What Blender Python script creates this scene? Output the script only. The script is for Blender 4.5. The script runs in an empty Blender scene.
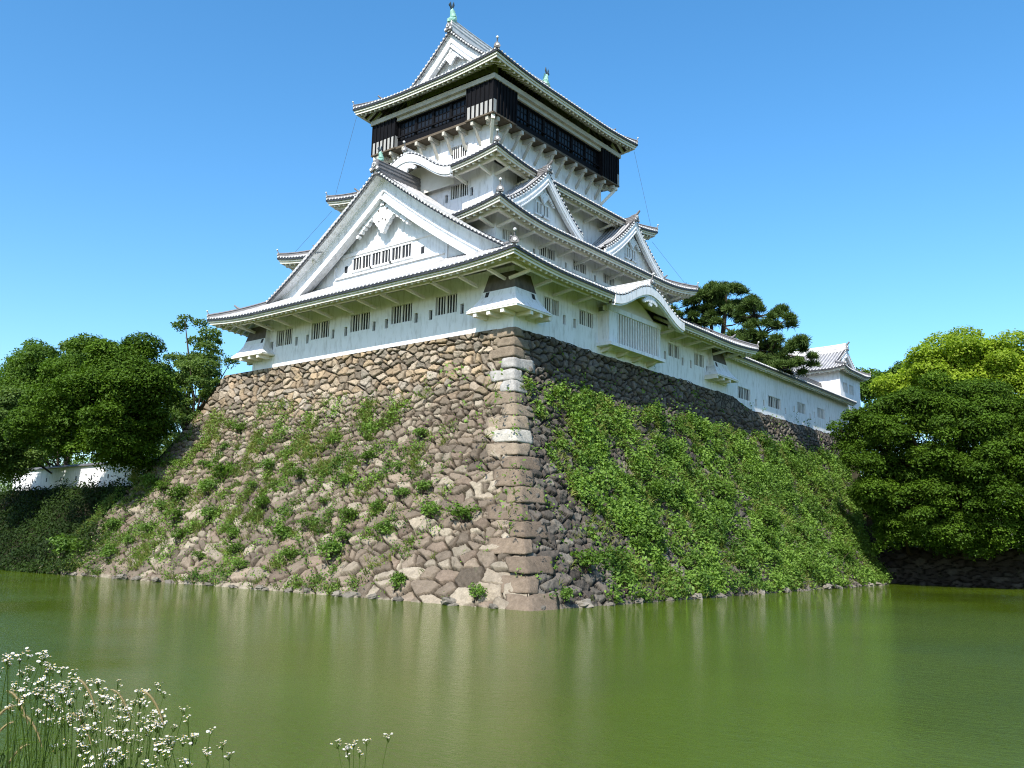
import bpy, bmesh, math, random
import numpy as np
from mathutils import Vector, Matrix

random.seed(7); RNG = np.random.default_rng(11)
SC = bpy.context.scene
COL = SC.collection
PI = math.pi

# ------------------------------------------------------------------ camera, sky, sun, exposure
SUN = Vector((0.18, -0.672, 0.715)).normalized()
CAM = Vector((35.895, -44.557, 3.158))
def make_camera():
    yaw, pitch, roll = 2.2491, 0.1763, 0.0202
    f = Vector((math.cos(yaw)*math.cos(pitch), math.sin(yaw)*math.cos(pitch), math.sin(pitch)))
    r = f.cross(Vector((0, 0, 1))).normalized(); u = r.cross(f)
    c, s = math.cos(roll), math.sin(roll)
    r2, u2 = c*r + s*u, -s*r + c*u
    cd = bpy.data.cameras.new('camera'); co = bpy.data.objects.new('camera', cd); COL.objects.link(co)
    co.matrix_world = Matrix(((r2.x, u2.x, -f.x, CAM.x), (r2.y, u2.y, -f.y, CAM.y), (r2.z, u2.z, -f.z, CAM.z), (0, 0, 0, 1)))
    cd.lens = 31.454; cd.sensor_width = 36; cd.clip_start = 0.1; cd.clip_end = 6000
    SC.camera = co
make_camera()
W = bpy.data.worlds.new('World'); SC.world = W; W.use_nodes = True
nt = W.node_tree; nt.nodes.clear()
sky = nt.nodes.new('ShaderNodeTexSky'); sky.sky_type = 'NISHITA'; sky.sun_disc = False
sky.sun_elevation = math.asin(SUN.z); sky.sun_rotation = math.atan2(SUN.x, SUN.y)
sky.altitude = 0; sky.air_density = 1.0; sky.dust_density = 0.9; sky.ozone_density = 3.0
bg = nt.nodes.new('ShaderNodeBackground'); bg.inputs['Strength'].default_value = 0.15
out = nt.nodes.new('ShaderNodeOutputWorld')
hs_ = nt.nodes.new('ShaderNodeHueSaturation'); hs_.inputs['Saturation'].default_value = 1.27; hs_.inputs['Hue'].default_value = 0.494
nt.links.new(sky.outputs[0], hs_.inputs['Color']); nt.links.new(hs_.outputs[0], bg.inputs[0]); nt.links.new(bg.outputs[0], out.inputs[0])
sl = bpy.data.lights.new('sun', 'SUN'); sl.energy = 4.6; sl.angle = math.radians(0.53); sl.color = (1.0, 0.95, 0.87)
so = bpy.data.objects.new('sun', sl); COL.objects.link(so)
so.rotation_euler = (-SUN).to_track_quat('-Z', 'Y').to_euler(); so.location = (20, -60, 80)
SC.view_settings.view_transform = 'Standard'; SC.view_settings.look = 'None'
SC.view_settings.exposure = 0.82; SC.view_settings.gamma = 1.0
SC.cycles.use_denoising = True; SC.cycles.denoising_prefilter = 'NONE'; SC.cycles.filter_width = 1.1; SC.cycles.sample_clamp_indirect = 4.0
SC.cycles.max_bounces = 8; SC.cycles.diffuse_bounces = 4; SC.cycles.caustics_reflective = False

# ------------------------------------------------------------------ materials
def nodes_of(name):
    m = bpy.data.materials.new(name); m.use_nodes = True
    n = m.node_tree; b = n.nodes['Principled BSDF']
    return m, n, b
def noise(n, scale, detail=4, rough=0.55, vec=None, dist=0.0):
    t = n.nodes.new('ShaderNodeTexNoise'); t.inputs['Scale'].default_value = scale
    t.inputs['Detail'].default_value = detail; t.inputs['Roughness'].default_value = rough
    t.inputs['Distortion'].default_value = dist
    if vec is not None: n.links.new(vec, t.inputs['Vector'])
    return t
def coords(n, scale=None):
    g = n.nodes.new('ShaderNodeNewGeometry').outputs['Position']
    if scale is None: return g
    mp = n.nodes.new('ShaderNodeMapping'); mp.inputs['Scale'].default_value = scale
    n.links.new(g, mp.inputs['Vector']); return mp.outputs[0]
def ramp(n, fac, stops):
    r = n.nodes.new('ShaderNodeValToRGB'); e = r.color_ramp.elements
    while len(e) < len(stops): e.new(0.5)
    for k, (p, c) in enumerate(stops):
        e[k].position = p; e[k].color = (*c, 1)
    n.links.new(fac, r.inputs[0]); return r.outputs[0]
def mixc(n, fac, a, b, mode='MIX'):
    m = n.nodes.new('ShaderNodeMix'); m.data_type = 'RGBA'; m.blend_type = mode
    for sock, v in ((m.inputs[0], fac), (m.inputs[6], a), (m.inputs[7], b)):
        if isinstance(v, (int, float)): sock.default_value = v
        elif isinstance(v, tuple): sock.default_value = (*v, 1) if len(v) == 3 else v
        else: n.links.new(v, sock)
    return m.outputs[2]
def bump(n, b, h, strength=0.3, dist=0.05):
    bp = n.nodes.new('ShaderNodeBump'); bp.inputs['Strength'].default_value = strength
    bp.inputs['Distance'].default_value = dist
    n.links.new(h, bp.inputs['Height']); n.links.new(bp.outputs[0], b.inputs['Normal'])
def plain(name, c1, c2, scale=1.5, rough=0.8, spec=0.3, bscale=20, bstr=0.1, stretch=None):
    m, n, b = nodes_of(name)
    v = coords(n, stretch)
    t = noise(n, scale, 6, 0.6, v)
    b_c = ramp(n, t.outputs[0], [(0.3, c1), (0.72, c2)])
    n.links.new(b_c, b.inputs['Base Color']); b.inputs['Roughness'].default_value = rough
    b.inputs['Specular IOR Level'].default_value = spec
    if bstr: bump(n, b, noise(n, bscale, 4, 0.6, coords(n)).outputs[0], bstr, 0.03)
    return m
def make_plaster():
    m, n, b = nodes_of('white_plaster')
    v = coords(n, (1.0, 1.0, 0.35)); t1 = noise(n, 0.5, 6, 0.62, v); t2 = noise(n, 3.2, 5, 0.6, coords(n, (1, 1, 0.25)))
    c = ramp(n, t1.outputs[0], [(0.28, (0.69, 0.70, 0.70)), (0.5, (0.785, 0.795, 0.815))])
    d = ramp(n, t2.outputs[0], [(0.30, (0.62, 0.61, 0.58)), (0.50, (1, 1, 1))])
    n.links.new(mixc(n, 0.7, c, d, 'MULTIPLY'), b.inputs['Base Color'])
    b.inputs['Roughness'].default_value = 0.75; b.inputs['Specular IOR Level'].default_value = 0.25
    bump(n, b, noise(n, 6, 5, 0.6, coords(n)).outputs[0], 0.08, 0.03)
    return m
M = {}
M['plaster'] = make_plaster()
M['trim'] = plain('cream_plaster_trim', (0.64, 0.62, 0.54), (0.77, 0.75, 0.67), 1.2, 0.8, 0.2, 12, 0.05)
M['tile_round'] = plain('plastered_round_tile', (0.27, 0.268, 0.272), (0.46, 0.455, 0.455), 1.7, 0.5, 0.5, 14, 0.08)
M['tile'] = plain('grey_roof_tile', (0.10, 0.10, 0.11), (0.20, 0.20, 0.215), 1.7, 0.42, 0.5, 14, 0.08)
M['plate'] = plain('aged_cream_timber', (0.36, 0.34, 0.29), (0.50, 0.48, 0.42), 1.5, 0.8, 0.2, 12, 0.05)
M['tile_dark'] = plain('dark_tile_edge', (0.014, 0.015, 0.019), (0.04, 0.042, 0.048), 4, 0.55, 0.4, 30, 0.1)
M['tile_end'] = plain('pale_round_tile_end', (0.44, 0.44, 0.44), (0.68, 0.68, 0.67), 2.5, 0.6, 0.4, 30, 0.05)
M['ridge'] = plain('ridge_tile', (0.10, 0.095, 0.095), (0.22, 0.21, 0.21), 2.5, 0.5, 0.4, 20, 0.1, (1, 1, 6))
M['black'] = plain('black_boards', (0.003, 0.003, 0.004), (0.008, 0.008, 0.010), 2, 0.7, 0.08, 14, 0.1, (3, 3, 0.4))
M['pale_board'] = plain('pale_grey_boards', (0.25, 0.25, 0.24), (0.37, 0.37, 0.36), 2.5, 0.7, 0.3, 14, 0.1, (3, 3, 0.4))
M['opening'] = plain('dark_opening', (0.012, 0.013, 0.016), (0.03, 0.031, 0.035), 3, 0.6, 0.3, 10, 0)
M['bar'] = plain('pale_window_bar', (0.62, 0.61, 0.58), (0.76, 0.75, 0.72), 2, 0.8, 0.2, 10, 0)
M['shutter'] = plain('grey_window_board', (0.16, 0.165, 0.17), (0.26, 0.265, 0.27), 2, 0.8, 0.2, 10, 0)
M['dark_grey'] = plain('dark_grey_surface', (0.075, 0.068, 0.06), (0.15, 0.135, 0.12), 1.6, 0.85, 0.2, 10, 0.1, (1.5, 1.5, 0.5))
M['wood'] = plain('aged_soffit_wood', (0.07, 0.055, 0.04), (0.13, 0.105, 0.075), 2, 0.8, 0.2, 10, 0)
M['copper'] = plain('green_copper', (0.13, 0.30, 0.24), (0.32, 0.52, 0.43), 3, 0.55, 0.4, 20, 0.2)
M['copper_dark'] = plain('dark_copper', (0.02, 0.035, 0.045), (0.06, 0.08, 0.09), 3, 0.5, 0.4, 20, 0.2)
M['cable'] = plain('dark_wire', (0.03, 0.03, 0.03), (0.06, 0.06, 0.06), 3, 0.6, 0.3, 10, 0)
M['glass'] = plain('dark_window_glass', (0.006, 0.007, 0.009), (0.014, 0.015, 0.018), 3, 0.3, 0.25, 10, 0)
M['bark'] = plain('tree_bark', (0.030, 0.022, 0.016), (0.085, 0.065, 0.05), 5, 0.9, 0.2, 14, 0.5, (3, 3, 0.6))
M['soil'] = plain('dark_earth_bank', (0.018, 0.016, 0.011), (0.045, 0.042, 0.024), 1.2, 0.95, 0.1, 5, 0.6)
M['ground'] = plain('grassy_ground', (0.035, 0.05, 0.018), (0.07, 0.085, 0.035), 0.25, 0.95, 0.1, 5, 0.4)
def make_stone(name='field_stone'):
    m, n, b = nodes_of(name)
    a = n.nodes.new('ShaderNodeAttribute'); a.attribute_name = 'stone_tone'
    t = noise(n, 2.6, 7, 0.68, coords(n)); t2 = noise(n, 11, 6, 0.7, coords(n))
    c = mixc(n, 0.75, a.outputs[0], ramp(n, t.outputs[0], [(0.28, (0.55, 0.53, 0.50)), (0.7, (1.15, 1.13, 1.10))]), 'MULTIPLY')
    c = mixc(n, 0.6, c, ramp(n, t2.outputs[0], [(0.3, (0.62, 0.6, 0.58)), (0.65, (1.1, 1.1, 1.1))]), 'MULTIPLY')
    lich = noise(n, 0.9, 7, 0.7, coords(n))
    c = mixc(n, ramp(n, lich.outputs[0], [(0.60, (0, 0, 0)), (0.74, (0.5, 0.5, 0.5))]), c, (0.15, 0.155, 0.085))
    n.links.new(c, b.inputs['Base Color']); b.inputs['Roughness'].default_value = 0.9
    b.inputs['Specular IOR Level'].default_value = 0.2
    bump(n, b, noise(n, 6, 9, 0.76, coords(n)).outputs[0], 0.85, 0.10)
    return m
M['stone'] = make_stone()
def make_leaf(name, dark, light, trans=0.35, spec=0.3, rough=0.5):
    m, n, b = nodes_of(name)
    a = n.nodes.new('ShaderNodeAttribute'); a.attribute_name = 'leaf_tone'
    c = ramp(n, a.outputs['Fac'], [(0.0, dark), (1.0, light)])
    n.links.new(c, b.inputs['Base Color']); b.inputs['Roughness'].default_value = rough
    b.inputs['Specular IOR Level'].default_value = spec
    tr = n.nodes.new('ShaderNodeBsdfTranslucent')
    n.links.new(mixc(n, 1.0, c, (1.25, 1.35, 0.55), 'MULTIPLY'), tr.inputs[0])
    mx = n.nodes.new('ShaderNodeMixShader'); mx.inputs[0].default_value = trans
    o = n.nodes['Material Output']
    n.links.new(b.outputs[0], mx.inputs[1]); n.links.new(tr.outputs[0], mx.inputs[2]); n.links.new(mx.outputs[0], o.inputs[0])
    return m
M['leaf_dark'] = make_leaf('evergreen_leaf', (0.016, 0.042, 0.005), (0.085, 0.155, 0.012), 0.25, 0.12, 0.6)
M['leaf_mid'] = make_leaf('broad_leaf', (0.030, 0.065, 0.010), (0.10, 0.18, 0.022), 0.35, 0.15, 0.6)
M['leaf_bright'] = make_leaf('fresh_leaf', (0.10, 0.17, 0.014), (0.32, 0.42, 0.040), 0.45, 0.15, 0.6)
M['leaf_blue'] = make_leaf('cherry_leaf', (0.045, 0.085, 0.018), (0.13, 0.20, 0.045), 0.4, 0.15, 0.6)
M['needle'] = make_leaf('pine_needle', (0.018, 0.045, 0.010), (0.085, 0.135, 0.028), 0.15, 0.2, 0.6)
M['cover'] = make_leaf('ground_cover_leaf', (0.030, 0.075, 0.012), (0.165, 0.275, 0.045), 0.34, 0.2, 0.55)
M['weed'] = make_leaf('weed_leaf', (0.07, 0.12, 0.018), (0.19, 0.28, 0.05), 0.35, 0.15, 0.6)
M['straw'] = make_leaf('dry_grass', (0.26, 0.21, 0.09), (0.46, 0.38, 0.19), 0.3)
M['petal'] = plain('white_petal', (0.72, 0.68, 0.72), (0.85, 0.83, 0.84), 30, 0.7, 0.2, 10, 0)
M['floret'] = plain('yellow_floret', (0.55, 0.38, 0.04), (0.65, 0.48, 0.08), 30, 0.7, 0.2, 10, 0)
def make_water():
    m, n, b = nodes_of('green_moat_water')
    t = noise(n, 0.12, 4, 0.6, coords(n))
    n.links.new(ramp(n, t.outputs[0], [(0.3, (0.049, 0.079, 0.003)), (0.7, (0.062, 0.095, 0.004))]), b.inputs['Base Color'])
    b.inputs['Roughness'].default_value = 0.04; b.inputs['IOR'].default_value = 1.33
    b.inputs['Specular IOR Level'].default_value = 0.5
    mp = n.nodes.new('ShaderNodeMapping'); mp.inputs['Rotation'].default_value = (0, 0, math.radians(38))
    mp.inputs['Scale'].default_value = (1.0, 2.0, 1.0)
    n.links.new(coords(n), mp.inputs['Vector'])
    a = noise(n, 1.5, 3, 0.6, mp.outputs[0], 0.6); c = noise(n, 5.5, 5, 0.72, mp.outputs[0], 0.4)
    ad = n.nodes.new('ShaderNodeMath'); ad.operation = 'MULTIPLY_ADD'; ad.inputs[1].default_value = 0.85
    n.links.new(c.outputs[0], ad.inputs[0]); n.links.new(a.outputs[0], ad.inputs[2])
    wind = ramp(n, noise(n, 0.055, 3, 0.5, coords(n)).outputs[0], [(0.36, (0.18, 0.18, 0.18)), (0.62, (1, 1, 1))])
    bp = n.nodes.new('ShaderNodeBump'); bp.inputs['Distance'].default_value = 0.07
    n.links.new(ad.outputs[0], bp.inputs['Height']); n.links.new(wind, bp.inputs['Strength']); n.links.new(bp.outputs[0], b.inputs['Normal'])
    return m
M['water'] = make_water()

# ------------------------------------------------------------------ building helpers
ORG = {}
def tag(o, label=None, cat=None, group=None, kind=None):
    if label: o['label'] = label
    if cat: o['category'] = cat
    if group: o['group'] = group
    if kind: o['kind'] = kind
    return o
def empty(name, loc, label, cat, group=None):
    o = bpy.data.objects.new(name, None); COL.objects.link(o); o.location = loc
    o.empty_display_size = 0.5; ORG[o.name] = Vector(loc)
    return tag(o, label, cat, group)
def link(name, me, parent=None, loc=None):
    o = bpy.data.objects.new(name, me); COL.objects.link(o)
    if parent is not None: o.parent = parent; ORG[o.name] = ORG[parent.name]
    else:
        ORG[o.name] = Vector(loc or (0, 0, 0)); o.location = ORG[o.name]
    return o
class MB:
    def __init__(s): s.v = []; s.f = []; s.mi = []
    def add(s, vs, fs, mi=0):
        b = len(s.v); s.v.extend([tuple(p) for p in vs])
        for f in fs: s.f.append(tuple(i + b for i in f)); s.mi.append(mi)
    def quad(s, a, b, c, d, mi=0): s.add([a, b, c, d], [(0, 1, 2, 3)], mi)
    def poly(s, pts, mi=0): s.add(pts, [tuple(range(len(pts)))], mi)
    def hexa(s, p, mi=0):      # p: 4 bottom + 4 top, ccw from above
        s.add(p, [(3, 2, 1, 0), (4, 5, 6, 7), (0, 1, 5, 4), (1, 2, 6, 5), (2, 3, 7, 6), (3, 0, 4, 7)], mi)
    def box(s, x0, x1, y0, y1, z0, z1, mi=0):
        s.hexa([(x0, y0, z0), (x1, y0, z0), (x1, y1, z0), (x0, y1, z0), (x0, y0, z1), (x1, y0, z1), (x1, y1, z1), (x0, y1, z1)], mi)
    def beam(s, a, b, w, h, mi=0, up=(0, 0, 1)):
        a, b = Vector(a), Vector(b); d = (b - a).normalized(); r = d.cross(Vector(up))
        if r.length < 1e-4: r = d.cross(Vector((0, 1, 0)))
        r.normalize(); u = r.cross(d); r = r*(w/2); u = u*(h/2)
        s.hexa([a - r - u, a + r - u, b + r - u, b - r - u, a - r + u, a + r + u, b + r + u, b - r + u], mi)
    def sweep(s, pts, prof, mi=0, cap=True):    # prof: list of (side, up) offsets, closed; vertical up
        n = len(prof); rows = []
        for i, p in enumerate(pts):
            p = Vector(p); d = Vector(pts[min(i + 1, len(pts) - 1)]) - Vector(pts[max(i - 1, 0)])
            r = d.cross(Vector((0, 0, 1))); r = r.normalized() if r.length > 1e-6 else Vector((1, 0, 0))
            rows.append([p + r*a + Vector((0, 0, b)) for a, b in prof])
        vs = [q for rw in rows for q in rw]
        fs = [(i*n + j, i*n + (j + 1) % n, (i + 1)*n + (j + 1) % n, (i + 1)*n + j) for i in range(len(pts) - 1) for j in range(n)]
        if cap: fs += [tuple(range(n - 1, -1, -1)), tuple((len(pts) - 1)*n + j for j in range(n))]
        s.add(vs, fs, mi)
    def tube(s, pts, rad, seg=8, mi=0, squash=None):
        rows = []
        ref = Vector((0.37, 0.21, 0.9))
        for i, p in enumerate(pts):
            d = (Vector(pts[min(i + 1, len(pts) - 1)]) - Vector(pts[max(i - 1, 0)])).normalized()
            r = d.cross(ref).normalized(); u = r.cross(d)
            rr = rad[i] if isinstance(rad, (list, tuple)) else rad
            rows.append([Vector(p) + (r*math.cos(2*PI*k/seg) + u*math.sin(2*PI*k/seg))*rr for k in range(seg)])
        vs = [q for rw in rows for q in rw]; n = seg
        fs = [(i*n + j, i*n + (j + 1) % n, (i + 1)*n + (j + 1) % n, (i + 1)*n + j) for i in range(len(pts) - 1) for j in range(n)]
        fs += [tuple(range(n - 1, -1, -1)), tuple((len(pts) - 1)*n + j for j in range(n))]
        s.add(vs, fs, mi)
    def disc(s, c, nrm, r, th, seg=10, mi=0):
        c = Vector(c); nrm = Vector(nrm).normalized()
        s.tube([c - nrm*th/2, c + nrm*th/2], r, seg, mi)
    def ball(s, c, r, mi=0, sz=1.0):
        c = Vector(c); pts = []; rad = []
        vs = []; fs = []; R, S = 5, 8
        for i in range(R + 1):
            a = -PI/2 + PI*i/R
            for j in range(S): vs.append(c + Vector((math.cos(a)*math.cos(2*PI*j/S)*r, math.cos(a)*math.sin(2*PI*j/S)*r, math.sin(a)*r*sz)))
        for i in range(R):
            for j in range(S): fs.append((i*S + j, i*S + (j + 1) % S, (i + 1)*S + (j + 1) % S, (i + 1)*S + j))
        s.add(vs, fs, mi)
    def prism(s, poly, off, mi=0):      # extrude 3D planar polygon by vector
        n = len(poly); off = Vector(off); a = [Vector(p) for p in poly]; b = [p + off for p in a]
        s.add(a + b, [tuple(range(n - 1, -1, -1)), tuple(range(n, 2*n))] + [(i, (i + 1) % n, n + (i + 1) % n, n + i) for i in range(n)], mi)
    def build(s, name, mats, parent=None, loc=None, smooth=False, fix=True):
        o0 = ORG[parent.name] if parent is not None else Vector(loc or (0, 0, 0))
        me = bpy.data.meshes.new(name)
        me.from_pydata([(p[0] - o0.x, p[1] - o0.y, p[2] - o0.z) for p in s.v], [], s.f)
        if not isinstance(mats, (list, tuple)): mats = [mats]
        for m in mats: me.materials.append(m)
        if len(mats) > 1: me.polygons.foreach_set('material_index', s.mi)
        if fix:
            bm = bmesh.new(); bm.from_mesh(me); bmesh.ops.recalc_face_normals(bm, faces=bm.faces); bm.to_mesh(me); bm.free()
        if smooth: me.polygons.foreach_set('use_smooth', [True]*len(me.polygons))
        me.update()
        return link(name, me, parent, loc)
def quads_mesh(name, V, nq, mats, tone=None, attr='leaf_tone', smooth=False):
    """V: (nq*4,3) array of separate quads"""
    me = bpy.data.meshes.new(name)
    me.vertices.add(nq*4); me.vertices.foreach_set('co', np.ascontiguousarray(V, dtype=np.float32).ravel())
    me.loops.add(nq*4); me.loops.foreach_set('vertex_index', np.arange(nq*4, dtype=np.int32))
    me.polygons.add(nq); me.polygons.foreach_set('loop_start', np.arange(0, nq*4, 4, dtype=np.int32))
    for m in mats: me.materials.append(m)
    if tone is not None:
        a = me.attributes.new(attr, 'FLOAT', 'FACE'); a.data.foreach_set('value', tone.astype(np.float32))
    me.update(calc_edges=True); me.validate()
    return me

# ------------------------------------------------------------------ roof machinery
HS = 17.21                                   # top of the stone base above the water
CX, CY = -14.28, 15.21                       # plan centre of the keep
XL, XR, YF, YB = -28.56, 0.0, 0.0, 30.42     # first storey walls
PITCH = 0.40
RIB = [(-0.2, 0.0), (-0.095, 0.0), (-0.068, 0.078), (0.0, 0.112), (0.068, 0.078), (0.095, 0.0), (0.2, 0.0)]
class Side:
    """one eave: origin corner, direction along the eave, direction inwards, length"""
    def __init__(s, o, t, n, L): s.o = Vector((*o, 0)); s.t = Vector((*t, 0)); s.n = Vector((*n, 0)); s.L = L
    def P(s, u, d, z): p = s.o + s.t*u + s.n*d; return (p.x, p.y, z)
def rect_sides(x0, x1, y0, y1):
    return {'front': Side((x0, y0), (1, 0), (0, 1), x1 - x0), 'right': Side((x1, y0), (0, 1), (-1, 0), y1 - y0),
            'back': Side((x1, y1), (-1, 0), (0, -1), x1 - x0), 'left': Side((x0, y1), (0, -1), (1, 0), y1 - y0)}
def zfun(z0, a, b, up, L, Lc=6.8, Dc=4.0, bumpf=None):
    def z(u, d):
        e = max(0.0, min(u, L - u))
        k = max(0.0, 1 - e/Lc)**2 * max(0.0, 1 - d/Dc)
        r = z0 + a*d + b*d*d + up*k
        if bumpf: r = max(r, bumpf(u))
        return r
    return z
def tile_field(mb, side, z, dmax, u0=0.0, u1=None, nd=6, ends=True, d0=0.0):
    u1 = side.L if u1 is None else u1
    n = max(1, round((u1 - u0)/PITCH)); p = (u1 - u0)/n; sc = p/PITCH
    for i in range(n):
        uc = u0 + (i + 0.5)*p; rows = []
        if dmax(uc) - d0 < 0.12: continue
        for (off, h) in RIB:
            u = min(max(uc + off*sc, u0), u1); dm = max(dmax(u), d0 + 0.02)
            rows.append([side.P(u, d0 + (dm - d0)*k/nd, z(u, d0 + (dm - d0)*k/nd) + h) for k in range(nd + 1)])
        m = nd + 1
        for rb, mi_ in (((0, 5), 0), ((1, 2, 3, 4), 2)): mb.add([q for a in rb for q in rows[a] + rows[a + 1]], [(2*j*m + k, (2*j + 1)*m + k, (2*j + 1)*m + k + 1, 2*j*m + k + 1) for j in range(len(rb)) for k in range(nd)], mi_)
        if ends:
            c = Vector(side.P(uc, d0 - 0.02, z(uc, d0) + 0.03)); mb.disc(c, side.n, 0.082, 0.07, 8, 1)
def strip(mb, side, fa, fb, u0, u1, n, mi=0, d_a=0.0, d_b=0.0):
    """ruled strip between curves (d_a, fa(u)) and (d_b, fb(u))"""
    da = d_a if callable(d_a) else (lambda u: d_a); db = d_b if callable(d_b) else (lambda u: d_b)
    vs = []
    for k in range(n + 1):
        u = u0 + (u1 - u0)*k/n; vs += [side.P(u, da(u), fa(u)), side.P(u, db(u), fb(u))]
    mb.add(vs, [(2*k, 2*k + 2, 2*k + 3, 2*k + 1) for k in range(n)], mi)
def eave_set(keep, side, z, over, fasc=0.42, beam=True, rafters=True, skip=None, soff='trim', u0=0.0, u1=None, brk=True, kara=None, nseg=48):
    """the parts below one tiled edge: dark tile edge, fascia board, soffit, rafters, bracket beam"""
    L = side.L; u1 = L if u1 is None else u1
    ed = MB()
    inset = lambda u, d: min(max(u, u0 + (d if u0 == 0 else 0)), u1 - (d if u1 == L else 0))
    def st(mb, d1, h1, d2, h2, mi=0):
        vs = []
        for k in range(nseg + 1):
            u = u0 + (u1 - u0)*k/nseg
            ua, ub = inset(u, d1), inset(u, d2)
            vs += [side.P(ua, d1, z(ua, d1) + h1), side.P(ub, d2, z(ub, d2) + h2)]
        mb.add(vs, [(2*k, 2*k + 2, 2*k + 3, 2*k + 1) for k in range(nseg)], mi)
    st(ed, 0.0, 0.02, 0.0, -0.19); st(ed, 0.0, -0.19, 0.12, -0.20)
    f = MB(); st(f, 0.10, -0.19, 0.10, -0.12 - fasc*0.55); st(f, 0.10, -0.12 - fasc*0.55, 0.20, -0.12 - fasc*0.55)
    st(f, 0.20, -0.12 - fasc*0.55, 0.20, -0.14 - fasc); st(f, 0.20, -0.14 - fasc, 0.38, -0.14 - fasc)
    parts = [('tile_edge', ed, 'tile_dark'), ('eave_board', f, 'trim')]
    s = MB(); n = 5
    for k in range(n):
        da, db = 0.36 + (over - 0.36)*k/n, 0.36 + (over - 0.36)*(k + 1)/n
        st(s, da, -0.27, db, -0.27)
    st(s, 0.37, -0.27, 0.37, -0.14 - fasc)
    parts.append(('soffit', s, soff))
    if rafters:
        r = MB(); m = int((u1 - u0)/0.6)
        for i in range(m + 1):
            u = u0 + 0.25 + (u1 - u0 - 0.5)*i/m
            if skip and skip[0] < u < skip[1]: continue
            de = min(over, (u if u0 == 0 else 99), (L - u if u1 == L else 99))
            if de < 0.5: continue
            a = side.P(u, 0.30, z(u, 0.30) - 0.20 - fasc); b = side.P(u, de, z(u, de) - 0.20 - fasc)
            r.beam(a, b, 0.17, 0.24)
        if soff == 'trim': s.add(r.v, r.f)
        else: parts.append(('rafters', r, 'trim'))
    if beam:
        db = over*0.42; lo = u0 + (db if u0 == 0 else 0); hi = u1 - (db if u1 == L else 0)
        for (ga, gb) in ([(lo, skip[0]), (skip[1], hi)] if skip else [(lo, hi)]):
            b = MB(); N = 14; us = [ga + (gb - ga)*k/N for k in range(N + 1)]
            b.sweep([side.P(u, db, z(u, db) - 0.46 - fasc) for u in us], [(-.12, -.13), (.12, -.13), (.12, .13), (-.12, .13)])
            b.build('eave_beam', M['trim'], keep)
        if brk:
            m = max(2, int((u1 - u0 - 2*over)/2.35))
            for i in range(m + 1):
                u = u0 + over + 0.2 + (u1 - u0 - 2*over - 0.4)*i/m
                if skip and skip[0] - 0.3 < u < skip[1] + 0.3: continue
                zz = z(u, db) - 0.66 - fasc
                k = MB(); k.beam(side.P(u, db - 0.25, zz), side.P(u, over + 0.05, zz - 0.26), 0.17, 0.2); k.build('bracket_arm', M['trim'], keep)
    roofs = {}
    for nm, mb, mt in parts:
        if mb.v: roofs[nm] = mb.build(nm, M[mt], keep)
    return roofs
def finial(mb, c, d, s=1.0):
    """corner ornament: dark ogre tile, knob and pale ball; d = outward plan direction"""
    c = Vector(c); d = Vector((d[0], d[1], 0)).normalized(); r = Vector((-d.y, d.x, 0))
    mb.prism([c + r*a*s + Vector((0, 0, b*s)) for a, b in ((-.30, -.05), (-.36, .12), (-.22, .42), (0, .56), (.22, .42), (.36, .12), (.30, -.05))], d*0.16*s, 0)
    mb.disc(c + d*0.18*s + Vector((0, 0, .22*s)), d, 0.15*s, 0.06, 10, 1)
    mb.tube([c + Vector((0, 0, .45*s)), c + d*.12*s + Vector((0, 0, .72*s)), c + d*.22*s + Vector((0, 0, .92*s))], [.09*s, .07*s, .06*s], 8, 0)
    mb.ball(c + d*.24*s + Vector((0, 0, 1.0*s)), .15*s, 1)
RIDGE_PROF = [(-.20, -.05), (-.20, .22), (-.25, .24), (-.16, .33), (0, .40), (.16, .33), (.25, .24), (.20, .22), (.20, -.05)]
def hip(mb, sa, z, d1, corner, s=1.0, d0=0.1):
    """hip ridge along u=d (corner 'a') or u=L-d (corner 'b') of side sa"""
    pts = []
    for k in range(9):
        d = d0 + (d1 - d0)*k/8; u = d if corner == 'a' else sa.L - d
        pts.append(sa.P(u, d, z(u, d)))
    mb.sweep(pts, [(a*s, b*s) for a, b in RIDGE_PROF], 0)
    return pts
def main_ridge(keep, a, b, h, w, mats, name='roof_ridge', sag=0.0):
    mb = MB(); pts = []
    for k in range(13):
        t = k/12; p = Vector(a).lerp(Vector(b), t); p.z += sag*(2*t - 1)**2; pts.append(p)
    mb.sweep(pts, [(-w/2, -h*.3), (-w/2, h*.18), (-w*.56, h*.2), (-w*.56, h*.27), (-w/2, h*.29), (-w*.47, h*.5), (-w*.53, h*.52), (-w*.53, h*.6), (-w*.46, h*.62),
                   (-w*.42, h*.82), (-w*.5, h*.84), (-w*.3, h*.97), (0, h*1.05), (w*.3, h*.97), (w*.5, h*.84), (w*.42, h*.82), (w*.46, h*.62), (w*.53, h*.6), (w*.53, h*.52),
                   (w*.47, h*.5), (w/2, h*.29), (w*.56, h*.27), (w*.56, h*.2), (w/2, h*.18), (w/2, -h*.3)], 0)
    return mb.build(name, mats, keep)
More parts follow.
